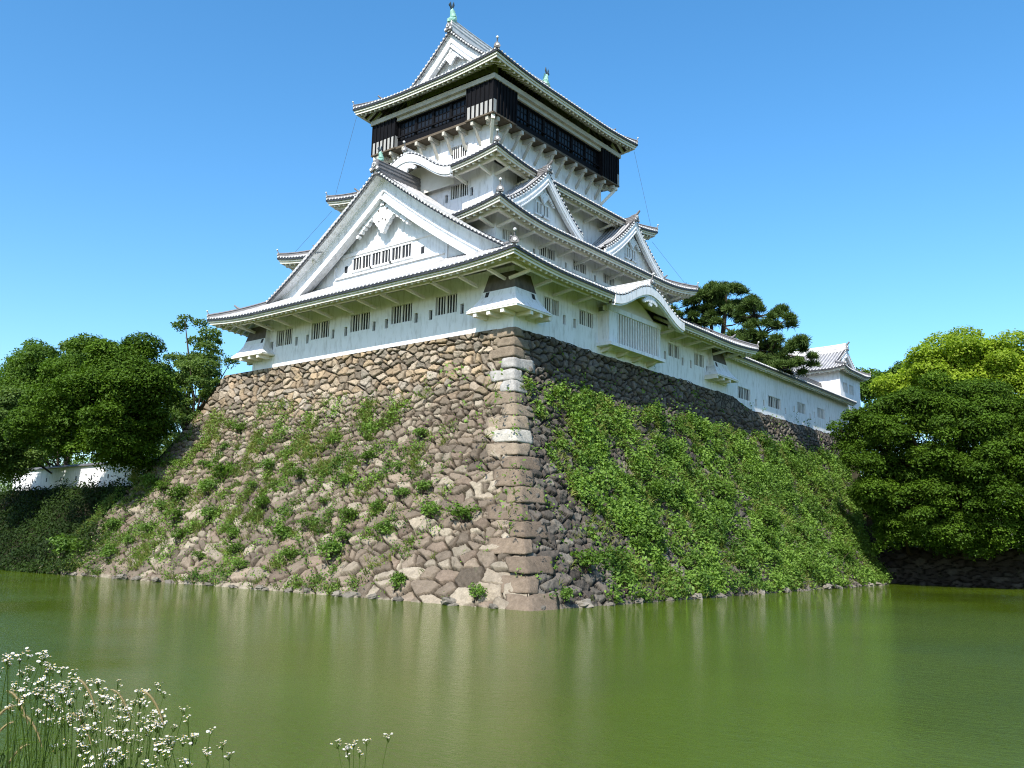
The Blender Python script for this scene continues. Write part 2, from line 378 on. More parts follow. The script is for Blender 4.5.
# ---- gable: apex plan point, T across, N inwards; drop(t) = height at horizontal distance t from ridge
class Frame:
    def __init__(s, o, T, N): s.o = Vector((*o, 0)); s.T = Vector((*T, 0)); s.N = Vector((*N, 0))
    def P(s, t, d, z): p = s.o + s.T*t + s.N*d; return Vector((p.x, p.y, z))
def barge(keep, fr, zt, tmax, h, scale=1.0, depth=0.3, n=18, ov=0.0):
    """curved bargeboards with a raised fillet, the tile ends above and a scrolled pendant"""
    bd, fl, te = MB(), MB(), MB()
    for sg in (-1, 1):
        def band(mb, top, bot, dd, th, t1, cut=None):
            pts = []
            for k in range(n + 1):
                t = t1*k/n; za = zt(t) + top; zb = zt(t) + bot
                pts.append((t, za, zb))
            vs = []
            for t, za, zb in pts: vs += [fr.P(sg*t, dd, za), fr.P(sg*t, dd, zb), fr.P(sg*t, dd + th, za), fr.P(sg*t, dd + th, zb)]
            fs = []
            for k in range(n):
                a = 4*k; b = a + 4
                fs += [(a, b, b + 1, a + 1), (a + 2, a + 3, b + 3, b + 2), (a, a + 2, b + 2, b), (a + 1, b + 1, b + 3, a + 3)]
            fs += [(4*n, 4*n + 2, 4*n + 3, 4*n + 1)]
            mb.add(vs, fs)
        band(bd, -0.12, -0.12 - h*0.62, ov, depth, tmax)
        if ov: band(bd, -0.076, -0.13, 0.06, ov + .1, tmax)
        band(bd, -0.12 - h*0.60, -0.12 - h, ov + 0.10*scale, depth, tmax*0.985)
        band(fl, -0.12 - h*0.55, -0.12 - h*0.68, ov - 0.06*scale, 0.10, tmax*0.99)
        band(fl, -0.12 - h*0.96, -0.12 - h*1.10, ov - 0.10*scale - ov*.35, 0.14 + ov*.35, tmax*0.96)
        band(fl, -0.08, -0.12 - h*0.10, ov - 0.05*scale, 0.10, tmax)
        # tile ends facing outwards along the verge
        band(te, 0.24, -0.13, 0.03, 0.2, tmax)
        L = 0.0; t = 0.05; step = 0.40
        while t < tmax:
            sl = (zt(t + .05) - zt(t))/.05
            te.disc(fr.P(sg*t, 0.0, zt(t) + 0.09), fr.N, 0.085, 0.14, 8, 1)
            t += step/math.sqrt(1 + sl*sl)
    bd.build('bargeboard', M['plaster'], keep); fl.build('barge_moulding', M['plaster'], keep); te.build('verge_tiles', [M['tile_dark'], M['tile_end']], keep)
def pendant(keep, fr, c_z, s, d=0.0, trail=None):
    """gegyo: pierced scrollwork hanging under the apex"""
    mb = MB(); k = [0]
    def lobe(t, z, r, mi=0, th=0.22):
        k[0] += 1; mb.disc(fr.P(t*s, d - 0.013*k[0]*0.2, c_z + z*s), fr.N, r*s, th*s + 0.012*(k[0] % 5), 14, mi)
    for t, z, r in ((0, 0, .42), (-.34, -.42, .36), (.34, -.42, .36), (0, -.62, .42), (-.56, -.78, .26), (.56, -.78, .26), (-.26, -1.02, .32), (.26, -1.02, .32), (0, -1.28, .34), (0, -1.6, .17)):
        lobe(t, z, r)
    for sg in (-1, 1):
        for t, z, r in ((.74, -.50, .20), (1.02, -.72, .17), (1.26, -.93, .19), (1.52, -1.16, .13), (1.74, -1.33, .15), (2.0, -1.58, .11)):
            lobe(sg*t, z, r)
    mb.disc(fr.P(0, d - 0.16*s, c_z + .02*s), fr.N, .24*s, .06, 12, 1)
    for a in range(6): mb.disc(fr.P(.17*s*math.cos(a*PI/3), d - .19*s, c_z + .02*s + .17*s*math.sin(a*PI/3)), fr.N, .075*s, .05, 8, 0)
    mb.disc(fr.P(0, d - .19*s, c_z + .02*s), fr.N, .07*s, .06, 8, 0)
    for t, z in ((-.34, -.42), (.34, -.42), (0, -.95), (-.26, -1.05), (.26, -1.05)):
        mb.disc(fr.P(t*s, d - .13*s, c_z + z*s), fr.N, .07*s, .05, 8, 1)
    return mb.build('gable_pendant', [M['plaster'], M['dark_grey']], keep)
def pediment(keep, fr, zt, tmax, zb, d):
    mb = MB(); pts = [fr.P(-tmax, d, zb), fr.P(tmax, d, zb)]
    n = 14
    for k in range(2*n + 1):
        t = tmax - tmax*k/n; z = zt(abs(t)) - 0.25
        pts.append(fr.P(t, d, max(z, zb + .01)))
    for a, b in zip(pts[2:], pts[3:]):
        pa, pb = a.copy(), b.copy(); pa.z = zb; pb.z = zb
        mb.quad(pa, pb, b, a)
    return mb.build('gable_wall', M['plaster'], keep)
# ---- walls with real openings
def panel_wall(keep, fr, u0, u1, z0, z1, holes, depth=0.22, name='storey_wall', mat='plaster', back_only=()):
    us = sorted({u0, u1, *[h[0] for h in holes], *[h[1] for h in holes]}); zs = sorted({z0, z1, *[h[2] for h in holes], *[h[3] for h in holes]})
    # split long panels so vertices meet
    mb = MB()
    for i in range(len(us) - 1):
        for j in range(len(zs) - 1):
            um, zm = (us[i] + us[i + 1])/2, (zs[j] + zs[j + 1])/2
            if any(h[0] < um < h[1] and h[2] < zm < h[3] for h in holes): continue
            mb.quad(fr.P(us[i], 0, zs[j]), fr.P(us[i + 1], 0, zs[j]), fr.P(us[i + 1], 0, zs[j + 1]), fr.P(us[i], 0, zs[j + 1]))
    for a, b, c, d in [h[:4] for h in holes]:
        P = lambda u, dd, z: fr.P(u, dd, z)
        mb.quad(P(a, 0, c), P(b, 0, c), P(b, depth, c), P(a, depth, c)); mb.quad(P(a, 0, d), P(b, 0, d), P(b, depth, d), P(a, depth, d))
        mb.quad(P(a, 0, c), P(a, 0, d), P(a, depth, d), P(a, depth, c)); mb.quad(P(b, 0, c), P(b, 0, d), P(b, depth, d), P(b, depth, c))
    w = mb.build(name, M[mat], keep, fix=False)
    for h in holes: window(keep, fr, *h[:4], depth, h[4] if len(h) > 4 else 'window')
    return w
def window(keep, fr, a, b, c, d, depth, kind='window'):
    bk = MB(); bk.quad(fr.P(a, depth - .01, c), fr.P(b, depth - .01, c), fr.P(b, depth - .01, d), fr.P(a, depth - .01, d))
    if kind == 'loophole':
        return bk.build('loophole', M['opening'], keep, fix=False)
    w = bk.build('window', M['opening'] if kind == 'window' else M['shutter'], keep, fix=False)
    br = MB(); wd = b - a; m = (a + b)/2
    def bx(u0, u1, d0, d1, z0, z1):
        p = [fr.P(u0, d0, z0), fr.P(u1, d0, z0), fr.P(u1, d1, z0), fr.P(u0, d1, z0)]
        br.hexa(p + [q + Vector((0, 0, z1 - z0)) for q in p])
    bx(m - .09, m + .09, .03, .10, c, d)
    for q in (a, m + .09):
        ww = wd/2 - .09
        for k in range(3): u = q + ww*(k + .75)/3.5; bx(u - .042, u + .042, .05, .085, c, d)
    br.build('window_bars', M['bar'], w)
    return w
def relief_window(keep, fr, a, b, c, d, dd, nb=2):
    """window standing 8 cm proud of a gable wall"""
    f = MB()
    def bx(mb, u0, u1, d0, d1, z0, z1):
        p = [fr.P(u0, d0, z0), fr.P(u1, d0, z0), fr.P(u1, d1, z0), fr.P(u0, d1, z0)]
        mb.hexa(p + [q + Vector((0, 0, z1 - z0)) for q in p])
    bk = MB(); bk.quad(fr.P(a, dd - .012, c), fr.P(b, dd - .012, c), fr.P(b, dd - .012, d), fr.P(a, dd - .012, d))
    w = bk.build('window', M['opening'], keep, fix=False)
    fm = .11
    bx(f, a - fm, b + fm, dd - .10, dd + .02, d, d + fm); bx(f, a - fm - .08, b + fm + .08, dd - .16, dd + .02, c - .14, c)
    bx(f, a - fm, a, dd - .10, dd + .02, c, d); bx(f, b, b + fm, dd - .10, dd + .02, c, d)
    f.build('window_frame', M['plaster'], w)
    g = MB(); m = (a + b)/2; bx(g, m - .08, m + .08, dd - .085, dd, c, d)
    for q in (a, m + .08):
        ww = (b - a)/2 - .08
        for k in range(nb): u = q + ww*(k + .85)/(nb + .7); bx(g, u - .036, u + .036, dd - .045, dd - .02, c, d)
    g.build('window_bars', M['bar'], w)
def roof_fish(keep, c, fwd, s):
    """shachihoko: head down on the ridge end, body rising, forked tail on top; fwd = outward plan direction"""
    c = Vector(c); f = Vector((fwd[0], fwd[1], 0)).normalized(); r = Vector((-f.y, f.x, 0)); Z = Vector((0, 0, 1))
    mb = MB()
    body = [(.42, .12), (.34, .30), (.10, .40), (-.14, .62), (-.20, .95), (-.10, 1.30), (.04, 1.62), (.08, 1.85)]
    mb.tube([c + f*a*s + Z*b*s for a, b in body], [q*s for q in (.20, .36, .45, .45, .39, .31, .22, .13)], 10, 0)
    for sg in (-1, 1):
        mb.prism([c + f*a*s + Z*b*s + r*sg*.30*s for a, b in ((.05, .42), (-.35, .65), (-.30, .95), (-.02, .75))], r*sg*.10*s, 0)
        mb.ball(c + f*.30*s + Z*.46*s + r*sg*.22*s, .08*s, 1)
    for k in range(5):
        z = .65 + .24*k; x = -.18 if k < 3 else -.08 + .04*(k - 3)
        mb.prism([c + f*(x - .20)*s + Z*(z)*s - r*.04*s, c + f*(x - .44)*s + Z*(z + .20)*s - r*.04*s, c + f*(x - .15)*s + Z*(z + .22)*s - r*.04*s], r*.08*s, 0)
    for tip, lat in (((-.16, 2.75), 0.0), ((.52, 2.30), .05), ((.24, 2.62), -.06)):
        mb.prism([c + f*.0*s + Z*1.75*s + r*(lat - .05)*s, c + f*.16*s + Z*1.72*s + r*(lat - .05)*s, c + f*(tip[0] + .10)*s + Z*(tip[1] - .25)*s + r*(lat - .05)*s, c + f*tip[0]*s + Z*tip[1]*s + r*(lat - .05)*s, c + f*(tip[0] - .12)*s + Z*(tip[1] - .4)*s + r*(lat - .05)*s], r*.10*s, 1)
    return mb.build('roof_fish', [M['copper'], M['copper_dark']], keep, smooth=False)
def ogre_tile(keep, c, f, s=1.0):
    mb = MB(); c = Vector(c); f = Vector((f[0], f[1], 0)).normalized(); r = Vector((-f.y, f.x, 0))
    out = [(-.62, -.45), (-.72, -.1), (-.5, .1), (-.46, .5), (-.25, .78), (0, .86), (.25, .78), (.46, .5), (.5, .1), (.72, -.1), (.62, -.45), (.3, -.3), (0, -.15), (-.3, -.3)]
    mb.prism([c + r*a*s + Vector((0, 0, b*s)) for a, b in out], f*.22*s, 0)
    mb.disc(c + f*.26*s + Vector((0, 0, .35*s)), f, .27*s, .10, 14, 1); mb.disc(c + f*.32*s + Vector((0, 0, .35*s)), f, .17*s, .06, 12, 0)
    for sg in (-1, 1): mb.disc(c + f*.25*s + r*sg*.5*s + Vector((0, 0, -.12*s)), f, .17*s, .08, 10, 1)
    return mb.build('ridge_end_tile', [M['ridge'], M['tile_end']], keep)

# ------------------------------------------------------------------ the keep
keep = empty('castle_keep', (CX, CY, HS), 'white five-tiered castle keep with black top storey, standing on the stone base', 'castle keep')
def wall_frame(side): return Frame((side.o.x, side.o.y), (side.t.x, side.t.y), (side.n.x, side.n.y))
class WF:           # wall frame whose u runs along a Side
    def __init__(s, side): s.s = side; s.N = side.n; s.T = side.t
    def P(s, u, d, z): return Vector(s.s.P(u, d, z))
# storey 1
S1 = rect_sides(XL, XR, YF, YB)
z1a, z1b = HS - 0.03, 21.4
fx = lambda x: x - XL
holes = []
for a, b in ((-25.45, -23.35), (-20.9, -18.7), (-16.2, -14.0), (-11.65, -9.5), (-7.15, -5.1)):
    holes.append((fx(a), fx(b), 18.95, 20.3))
for c in (-26.0, -22.75, -21.35, -18.2, -16.7, -13.5, -12.15, -9.05, -7.6, -4.6):
    holes.append((fx(c) - .16, fx(c) + .16, 18.72, 19.45, 'loophole'))
panel_wall(keep, WF(S1['front']), 0, 28.56, z1a, z1b, holes)
holes = [(a, b, 18.95, 20.05, 'window') for a, b in ((3.3, 5.1), (7.6, 9.45), (20.75, 22.7), (25.4, 27.3))]
holes += [(c - .16, c + .16, 18.5, 19.2, 'loophole') for c in (5.75, 7.05, 20.25, 23.3, 24.8, 27.9)]
panel_wall(keep, WF(S1['right']), 0, YB, z1a, z1b, holes)
panel_wall(keep, WF(S1['back']), 0, 28.56, z1a, z1b, []); panel_wall(keep, WF(S1['left']), 0, YB, z1a, z1b, [])
def taper_box(name, corner, sx, sy, ln_x, ln_y, only=None):
    """stone-drop bay with flared foot wrapped round a wall corner; sx, sy outward signs"""
    cx, cy = corner
    prof = [(20.95, .22), (20.4, .34), (19.8, .48), (19.3, .62), (18.95, .82), (18.62, 1.04), (18.32, 1.32)]
    lat = lambda o: (o - .22)*0.95
    rows = []
    for z, o in prof:
        e = lat(o)
        rows.append([(cx - sx*(ln_x + e), cy, z), (cx - sx*(ln_x + e), cy + sy*o, z), (cx + sx*o, cy + sy*o, z), (cx + sx*o, cy - sy*(ln_y + e), z), (cx, cy - sy*(ln_y + e), z)])
    up, lo = MB(), MB()
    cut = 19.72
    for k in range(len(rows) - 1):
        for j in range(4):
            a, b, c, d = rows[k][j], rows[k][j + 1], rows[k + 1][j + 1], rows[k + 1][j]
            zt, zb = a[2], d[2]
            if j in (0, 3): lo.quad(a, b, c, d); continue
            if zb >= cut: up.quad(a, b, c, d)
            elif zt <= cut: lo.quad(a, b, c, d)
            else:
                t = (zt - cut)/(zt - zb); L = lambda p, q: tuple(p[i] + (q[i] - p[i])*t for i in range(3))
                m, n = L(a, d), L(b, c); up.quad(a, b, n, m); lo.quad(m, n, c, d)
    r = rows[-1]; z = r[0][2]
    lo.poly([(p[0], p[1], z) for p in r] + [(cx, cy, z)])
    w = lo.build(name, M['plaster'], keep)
    if up.v: up.build('bay_upper_band', M['dark_grey'], w)  # upper part of the outward bay faces is dark grey
    e = lat(1.32)
    bt = MB(); o = 1.32
    for j in range(1, 3):
        (x0, y0, _), (x1, y1, _) = rows[-1][j], rows[-1][j + 1]
    def slab(x0, x1, y0, y1, za, zb): bt.box(min(x0, x1), max(x0, x1), min(y0, y1), max(y0, y1), za, zb)
    slab(cx - sx*(ln_x + e - .02), cx + sx*(o - .03), cy + sy*.02, cy + sy*(o - .03), z - .13, z - .004)
    slab(cx + sx*.02, cx + sx*(o - .035), cy + sy*.01, cy - sy*(ln_y + e - .02), z - .128, z - .006)
    bt.build('bay_sill', M['trim'], w)
    for k in range(3):
        jn = MB(); x = cx - sx*(ln_x + e - .5)*(k/2.0) + sx*.1*k; jn.box(x - .14, x + .14, min(cy, cy + sy*(o - .1)), max(cy, cy + sy*(o - .1)), z - .40, z - .132); jn.build('bay_joist', M['trim'], w)
        jn = MB(); y = cy - sy*(ln_y + e - .5)*(k/2.0) - sy*.4; jn.box(min(cx, cx + sx*(o - .1)), max(cx, cx + sx*(o - .1)), y - .14, y + .14, z - .402, z - .134); jn.build('bay_joist', M['trim'], w)
    lh = MB(); x = cx - sx*(ln_x - .1)
    lh.hexa([(x - .16, cy + sy*.69, 18.98), (x + .14, cy + sy*.69, 18.98), (x + .14, cy + sy*.60, 18.98), (x - .16, cy + sy*.60, 18.98),
             (x - .08, cy + sy*.535, 19.68), (x + .22, cy + sy*.535, 19.68), (x + .22, cy + sy*.45, 19.68), (x - .08, cy + sy*.45, 19.68)])
    lh.build('loophole', M['opening'], w); lh = MB()
    y = cy - sy*(ln_y - .15)
    lh.hexa([(cx + sx*.74, y - .16, 18.98), (cx + sx*.74, y + .16, 18.98), (cx + sx*.6, y + .16, 18.98), (cx + sx*.6, y - .16, 18.98),
             (cx + sx*.545, y - .16, 19.62), (cx + sx*.545, y + .16, 19.62), (cx + sx*.45, y + .16, 19.62), (cx + sx*.45, y - .16, 19.62)])
    lh.build('loophole', M['opening'], w)
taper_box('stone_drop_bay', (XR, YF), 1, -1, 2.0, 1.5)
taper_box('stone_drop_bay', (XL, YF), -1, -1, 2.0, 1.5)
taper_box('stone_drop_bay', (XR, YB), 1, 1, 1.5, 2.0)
# lattice bay on the long side
def lattice_bay():
    y0, y1, x = 10.15, 17.75, 0.95
    b = MB(); b.box(0, x - .16, y0, y1, 17.98, 20.75)
    w = b.build('lattice_bay', M['shutter'], keep)
    f = MB(); f.box(x - .2, x, y0 - .002, y0 + 1.15, 18.0, 20.4); f.box(0.002, x - .2, y0 - .05, y0, 18.0, 20.4)
    f.box(x - .2, x + .06, y0 - .08, y1 + .08, 20.4, 20.78); f.box(x - .2, x - .002, y1 - .22, y1 + .05, 18.0, 20.4)
    f.build('bay_frame', M['plaster'], w)
    br = MB(); n = 17
    for k in range(n):
        y = y0 + 1.3 + (y1 - .35 - y0 - 1.3)*k/(n - 1); br.box(x - .14, x - .02, y - .085, y + .085, 18.0, 20.4)
    br.build('lattice_bars', M['bar'], w)
    s = MB(); s.box(0, x + .3, y0 - .25, y1 + .25, 17.72, 17.98); s.build('bay_sill', M['plaster'], w)
    for k in range(4):
        j = MB(); y = y0 + .5 + (y1 - y0 - 1.0)*k/3; j.hexa([(0, y - .16, 17.3), (.5, y - .16, 17.42), (.5, y + .16, 17.42), (0, y + .16, 17.3), (0, y - .16, 17.718), (1.0, y - .16, 17.718), (1.0, y + .16, 17.718), (0, y + .16, 17.718)]); j.build('bay_joist', M['trim'], w)
lattice_bay()

# roof 1: wide hip-and-gable roof
O1 = 2.78
R1 = rect_sides(XL - 2.5, XR + 2.5, YF - 3.14, YB + 3.14)
EB1, PD1 = 3.30, 5.05
A1, B1, Z1 = .505, .0075, 21.08
def cosbump(c, w, A, z0): return lambda u: z0 + A*(0.5 + 0.5*math.cos(PI*(u - c)/w))**0.98 if abs(u - c) < w else -99
K1C, K1W = 13.75 + 3.14, 5.2
kb1 = cosbump(K1C, K1W, 1.72, Z1)
half1 = (R1['front'].L)/2
zf1 = zfun(Z1, A1, B1, .42, R1['front'].L); zs1 = zfun(Z1, A1, B1, .42, R1['right'].L)
zr1 = zfun(Z1, A1, B1, .42, R1['right'].L, bumpf=kb1)
def roof_parts(name, fields, edge_mat=None):
    mb = MB()
    for args in fields: tile_field(mb, *args[:3], **args[3])
    return mb.build(name, [M['tile'], M['tile_end'], M['tile_round']], keep)
inner_w = 6.5
def dm_side1(L, full):
    def f(u):
        e = min(u, L - u)
        if e < EB1: return e
        return full if e < 8.45 else inner_w
    return f
LR = R1['right'].L; LF1 = R1['front'].L
dmf1 = lambda u: min(PD1 + .1, u, LF1 - u)
hk = dict(nd=7)
roof_parts('roof_tiles', [(R1['front'], zf1, dmf1, hk), (R1['back'], zf1, dmf1, hk),
                    (R1['right'], zr1, dm_side1(LR, half1 - .05), dict(nd=12)), (R1['left'], zs1, dm_side1(LR, half1 - .05), dict(nd=12))])
for nm in ('front', 'back', 'left'): eave_set(keep, R1[nm], zf1 if nm in ('front', 'back') else zs1, 2.8 if nm != 'left' else 2.5, beam=nm == 'front')
eave_set(keep, R1['right'], zr1, 2.5, skip=(K1C - K1W + .6, K1C + K1W - .6), nseg=110)
def corner_set(sides, z_front, z_side, d1, s=1.0, which=('fl', 'fr', 'br', 'bl')):
    hpm = 0
    for key, sd, cn, zf in (('fl', 'front', 'a', z_front), ('fr', 'front', 'b', z_front), ('br', 'back', 'a', z_front), ('bl', 'back', 'b', z_front)):
        if key not in which: continue
        hp, fn = MB(), MB(); near = key == 'fr'
        pts = hip(hp, sides[sd], zf, d1, cn, s)
        d = Vector(pts[0]) - Vector(pts[3]); d.z = 0; d.normalize()
        finial(fn, Vector(pts[0]) + d*.02 + Vector((0, 0, .10)), d, s*(.78 if near else .55))
        q = Vector(pts[4]) + Vector((0, 0, .32)); k = 0.75*s      # little upturned tile end half way up the hip
        fn.tube([q - d*.25*k, q + d*.2*k + Vector((0, 0, .1)), q + d*.55*k + Vector((0, 0, .42*k))], [.12*k, .12*k, .09*k], 8, 0)
        hp.build('hip_ridge', M['ridge'], keep); fn.build('corner_finial', [M['ridge'], M['tile_end']], keep)
corner_set(R1, zf1, zs1, EB1 + .3)
# main gable on the front (and its twin at the back)
def zt1(t): return zs1(9.9, half1 - abs(t))
for sgn, fy in ((1, YF - 3.14 + EB1), (-1, YB + 3.14 - EB1)):
    fr = Frame((CX, fy), (1, 0), (0, sgn))
    barge(keep, fr, lambda t: zt1(t) + .05, half1 - EB1 + .25, 1.75, 1.0, .34, 24, .95)
    pediment(keep, fr, zt1, half1 - EB1 - .6, 22.6, PD1 - EB1)
    if sgn == 1:
        pendant(keep, fr, zt1(0) - 2.25, 1.42, 1.08)
        for a, b in ((-4.08, -2.0), (-1.82, .26), (.44, 2.55)): relief_window(keep, fr, a, b, 24.72, 25.78, PD1 - EB1)
        bm_ = MB(); dd = PD1 - EB1
        for za, zb, t in ((26.0, 26.28, 5.6), (24.28, 24.42, 6.2)):
            p = [fr.P(-t, dd - .14, za), fr.P(t, dd - .14, za), fr.P(t, dd + .05, za), fr.P(-t, dd + .05, za)]
            bm_.hexa(p + [q + Vector((0, 0, zb - za)) for q in p])
        for t in (-6.3, 6.3):
            p = [fr.P(t - .1, dd - .12, 23.0), fr.P(t + .1, dd - .12, 23.0), fr.P(t + .1, dd + .05, 23.0), fr.P(t - .1, dd + .05, 23.0)]
            bm_.hexa(p + [q + Vector((0, 0, 2.4)) for q in p])
        bm_.build('gable_beams', M['plaster'], keep)
        for t in (-5.0, 3.75):
            lp = MB(); lp.hexa([fr.P(t - .17, dd - .03, 24.75), fr.P(t + .17, dd - .03, 24.75), fr.P(t + .17, dd + .02, 24.75), fr.P(t - .17, dd + .02, 24.75), fr.P(t - .17, dd - .03, 25.3), fr.P(t + .17, dd - .03, 25.3), fr.P(t + .17, dd + .02, 25.3), fr.P(t - .17, dd + .02, 25.3)])
            lp.build('loophole', M['opening'], keep)
    zt = zt1(0)
    main_ridge(keep, (CX, fy - sgn*.05, zt + .1), (CX, CY - sgn*9.7, zt + .1), .95, .62, M['ridge'], sag=.0)
    ogre_tile(keep, (CX, fy - sgn*.05, zt + .3), (0, -sgn), .72)
    roof_fish(keep, (CX, fy + sgn*.35, zt + .80), (0, -sgn), .56)
# undulating gable over the lattice bay
def kara_gable(side, c, w, kb, zlow, z, over, tymp_d, ridge_to, pend_s, beam_z=None):
    b = MB(); n = 60
    for top, bot, d0, d1 in ((-.10, -.72, -.03, .28), (-.62, -.86, .06, .30)):
        vs = []
        for k in range(n + 1):
            u = c - w + 2*w*k/n; zz = kb(u) if abs(u - c) < w else zlow
            zz = max(zz, z(u, 0))
            vs += [side.P(u, d0, zz + top), side.P(u, d0, zz + bot), side.P(u, d1, zz + top), side.P(u, d1, zz + bot)]
        fs = []
        for k in range(n):
            a = 4*k; q = a + 4; fs += [(a, q, q + 1, a + 1), (a + 2, a + 3, q + 3, q + 2), (a, a + 2, q + 2, q), (a + 1, q + 1, q + 3, a + 3)]
        fs += [(0, 1, 3, 2), (4*n, 4*n + 2, 4*n + 3, 4*n + 1)]
        b.add(vs, fs)
    b.build('curved_bargeboard', M['plaster'], keep)
    t = MB(); vs = []
    for k in range(n + 1):
        u = c - w*.8 + 1.6*w*k/n; vs += [side.P(u, tymp_d, z(u, 0) - .6), side.P(u, tymp_d, zlow - .75)]
    t.add(vs, [(2*k, 2*k + 2, 2*k + 3, 2*k + 1) for k in range(n)]); t.build('curved_gable_wall', M['trim'], keep)
    p = MB()
    top = kb(c) - .92
    for k, (a, q, r) in enumerate(((0, -.1, .30), (-.32, -.12, .22), (.32, -.12, .22), (-.6, -.22, .18), (.6, -.22, .18), (0, -.42, .22), (-.85, -.36, .14), (.85, -.36, .14))):
        p.disc(side.P(c + a*pend_s, .12 + .006*k, top + q*pend_s), side.n, r*pend_s, .14 + .007*k, 12)
    p.build('gable_pendant', M['plaster'], keep)
    zr = kb(c) + .08
    main_ridge(keep, side.P(c, -.02, zr), side.P(c, ridge_to, zr), .5, .42, M['tile_end'])
    f = MB(); finial(f, Vector(side.P(c, 0.0, zr + .15)), -side.n, .75); f.build('corner_finial', [M['ridge'], M['tile_end']], keep)
kara_gable(R1['right'], K1C, K1W, kb1, Z1, zr1, 2.5, 1.75, 4.6, 1.0)

# storey 2
S2 = rect_sides(XL + 3.93, -3.93, 2.61, YB - 2.61)
z2a, z2b = 23.5, 27.0
w2 = S2['right'].o.y
hs = [(a - w2, b - w2, 25.02, 25.85, 'window') for a, b in ((3.35, 4.75), (7.9, 9.9), (12.4, 14.3), (16.8, 18.6), (21.5, 23.4))]
hs += [(c - w2 - .13, c - w2 + .13, 24.8, 25.3, 'loophole') for c in (7.2, 11.4, 15.6, 19.8)]
panel_wall(keep, WF(S2['right']), 0, S2['right'].L, z2a, z2b, hs)
for nm in ('front', 'back', 'left'): panel_wall(keep, WF(S2[nm]), 0, S2[nm].L, z2a, z2b, [])
R2 = rect_sides(XL + 1.78, -1.78, .46, YB - .46)
Z2, A2, B2 = 26.38, .47, .02
zf2 = zfun(Z2, A2, B2, .75, R2['front'].L); zs2 = zfun(Z2, A2, B2, .75, R2['right'].L)
L2f, L2s = R2['front'].L, R2['right'].L
dm2 = lambda L: (lambda u: min(4.85, u, L - u))
gap = 5.55
roof_parts('roof_tiles', [(R2['front'], zf2, dm2(L2f), dict(nd=6, u0=0, u1=gap)), (R2['front'], zf2, dm2(L2f), dict(nd=6, u0=L2f - gap, u1=L2f)),
                    (R2['back'], zf2, dm2(L2f), hk), (R2['right'], zs2, dm2(L2s), hk), (R2['left'], zs2, dm2(L2s), hk)])
eave_set(keep, R2['front'], zf2, 2.15, u0=0, u1=4.75); eave_set(keep, R2['front'], zf2, 2.15, u0=L2f - 4.75)
for nm in ('right', 'left', 'back'): eave_set(keep, R2[nm], zs2 if nm != 'back' else zf2, 2.15, beam=nm == 'right')
corner_set(R2, zf2, zs2, 4.7)
# triangular dormer gables on the long side
def dormer(yc, hw, xf, zb, zp, s=0.62):
    def zt(t): q = min(1, abs(t)/hw); return zp - (zp - zb)*(1.28*q - .28*q*q)
    fr = Frame((xf, yc), (0, 1), (-1, 0))
    mb = MB(); p = PITCH
    for sg in (-1, 1):
        sd = Side((xf, yc), (-1, 0), (0, sg), 3.4)
        tile_field(mb, sd, lambda u, d: zt(d), lambda u: hw + .25, u0=0.05, u1=3.3, nd=8, ends=False)
    mb.build('dormer_tiles', [M['tile'], M['tile_end'], M['tile_round']], keep)
    un = MB()
    for sg in (-1, 1):
        for k in range(8):
            a, b = hw*k/8, hw*(k + 1)/8
            un.quad(fr.P(sg*a, .02, zt(a) - .12), fr.P(sg*b, .02, zt(b) - .12), fr.P(sg*b, 3.2, zt(b) - .12), fr.P(sg*a, 3.2, zt(a) - .12))
    un.build('soffit', M['trim'], keep)
    barge(keep, fr, lambda t: zt(t) + .03, hw + .15, .82, .7, .22, 14)
    pediment(keep, fr, zt, hw - .7, zb - 1.0, .62)
    pendant(keep, fr, zp - 1.42, s, .42)
    for a, b in ((-.78, -.10), (.10, .78)): relief_window(keep, fr, a, b, zb + .35, zb + 1.25, .62, 1)
    main_ridge(keep, fr.P(0, -.03, zp + .05), fr.P(0, 3.2, zp + .05), .46, .40, M['ridge'])
    ogre_tile(keep, fr.P(0, -.03, zp + .2), (1, 0), .55)
    t = MB(); q = fr.P(0, 0, zp + .62); t.tube([q + Vector((-.5, 0, -.1)), q + Vector((.1, 0, 0)), q + Vector((.42, 0, .32))], [.12, .12, .08], 8); t.build('ridge_horn_tile', M['ridge'], keep)
for yc in (8.4, 21.6): dormer(yc, 4.75, -3.55, 28.0, 31.75)

# storey 3
S3 = rect_sides(XL + 6.52, -6.52, 5.25, YB - 5.25)
w3 = S3['front'].o.x
hs = [(-10.98 - w3, -9.12 - w3, 30.2, 31.4), (-14.95 - w3, -13.35 - w3, 32.98, 33.28, 'loophole'), (-19.44 - w3, -17.58 - w3, 30.2, 31.4)]
hs += [(c - w3 - .14, c - w3 + .14, 30.05, 30.75, 'loophole') for c in (-11.42, -8.72, -17.1, -19.9)]
panel_wall(keep, WF(S3['front']), 0, S3['front'].L, 28.0, 33.6, hs)
for nm in ('right', 'back', 'left'): panel_wall(keep, WF(S3[nm]), 0, S3[nm].L, 28.0, 32.3, [])
R3 = rect_sides(XL + 4.48, -4.48, 3.2, YB - 3.2)
Z3, A3, B3 = 31.98, .5, .02
L3f, L3s = R3['front'].L, R3['right'].L
kb3 = cosbump(L3f/2, 5.1, 2.25, Z3 + .05)
zf3 = zfun(Z3, A3, B3, .68, L3f, bumpf=kb3); zb3 = zfun(Z3, A3, B3, .68, L3f); zs3 = zfun(Z3, A3, B3, .68, L3s)
dm3 = lambda L: (lambda u: min(4.0, u, L - u))
roof_parts('roof_tiles', [(R3['front'], zf3, dm3(L3f), hk), (R3['back'], zb3, dm3(L3f), hk), (R3['right'], zs3, dm3(L3s), hk), (R3['left'], zs3, dm3(L3s), hk)])
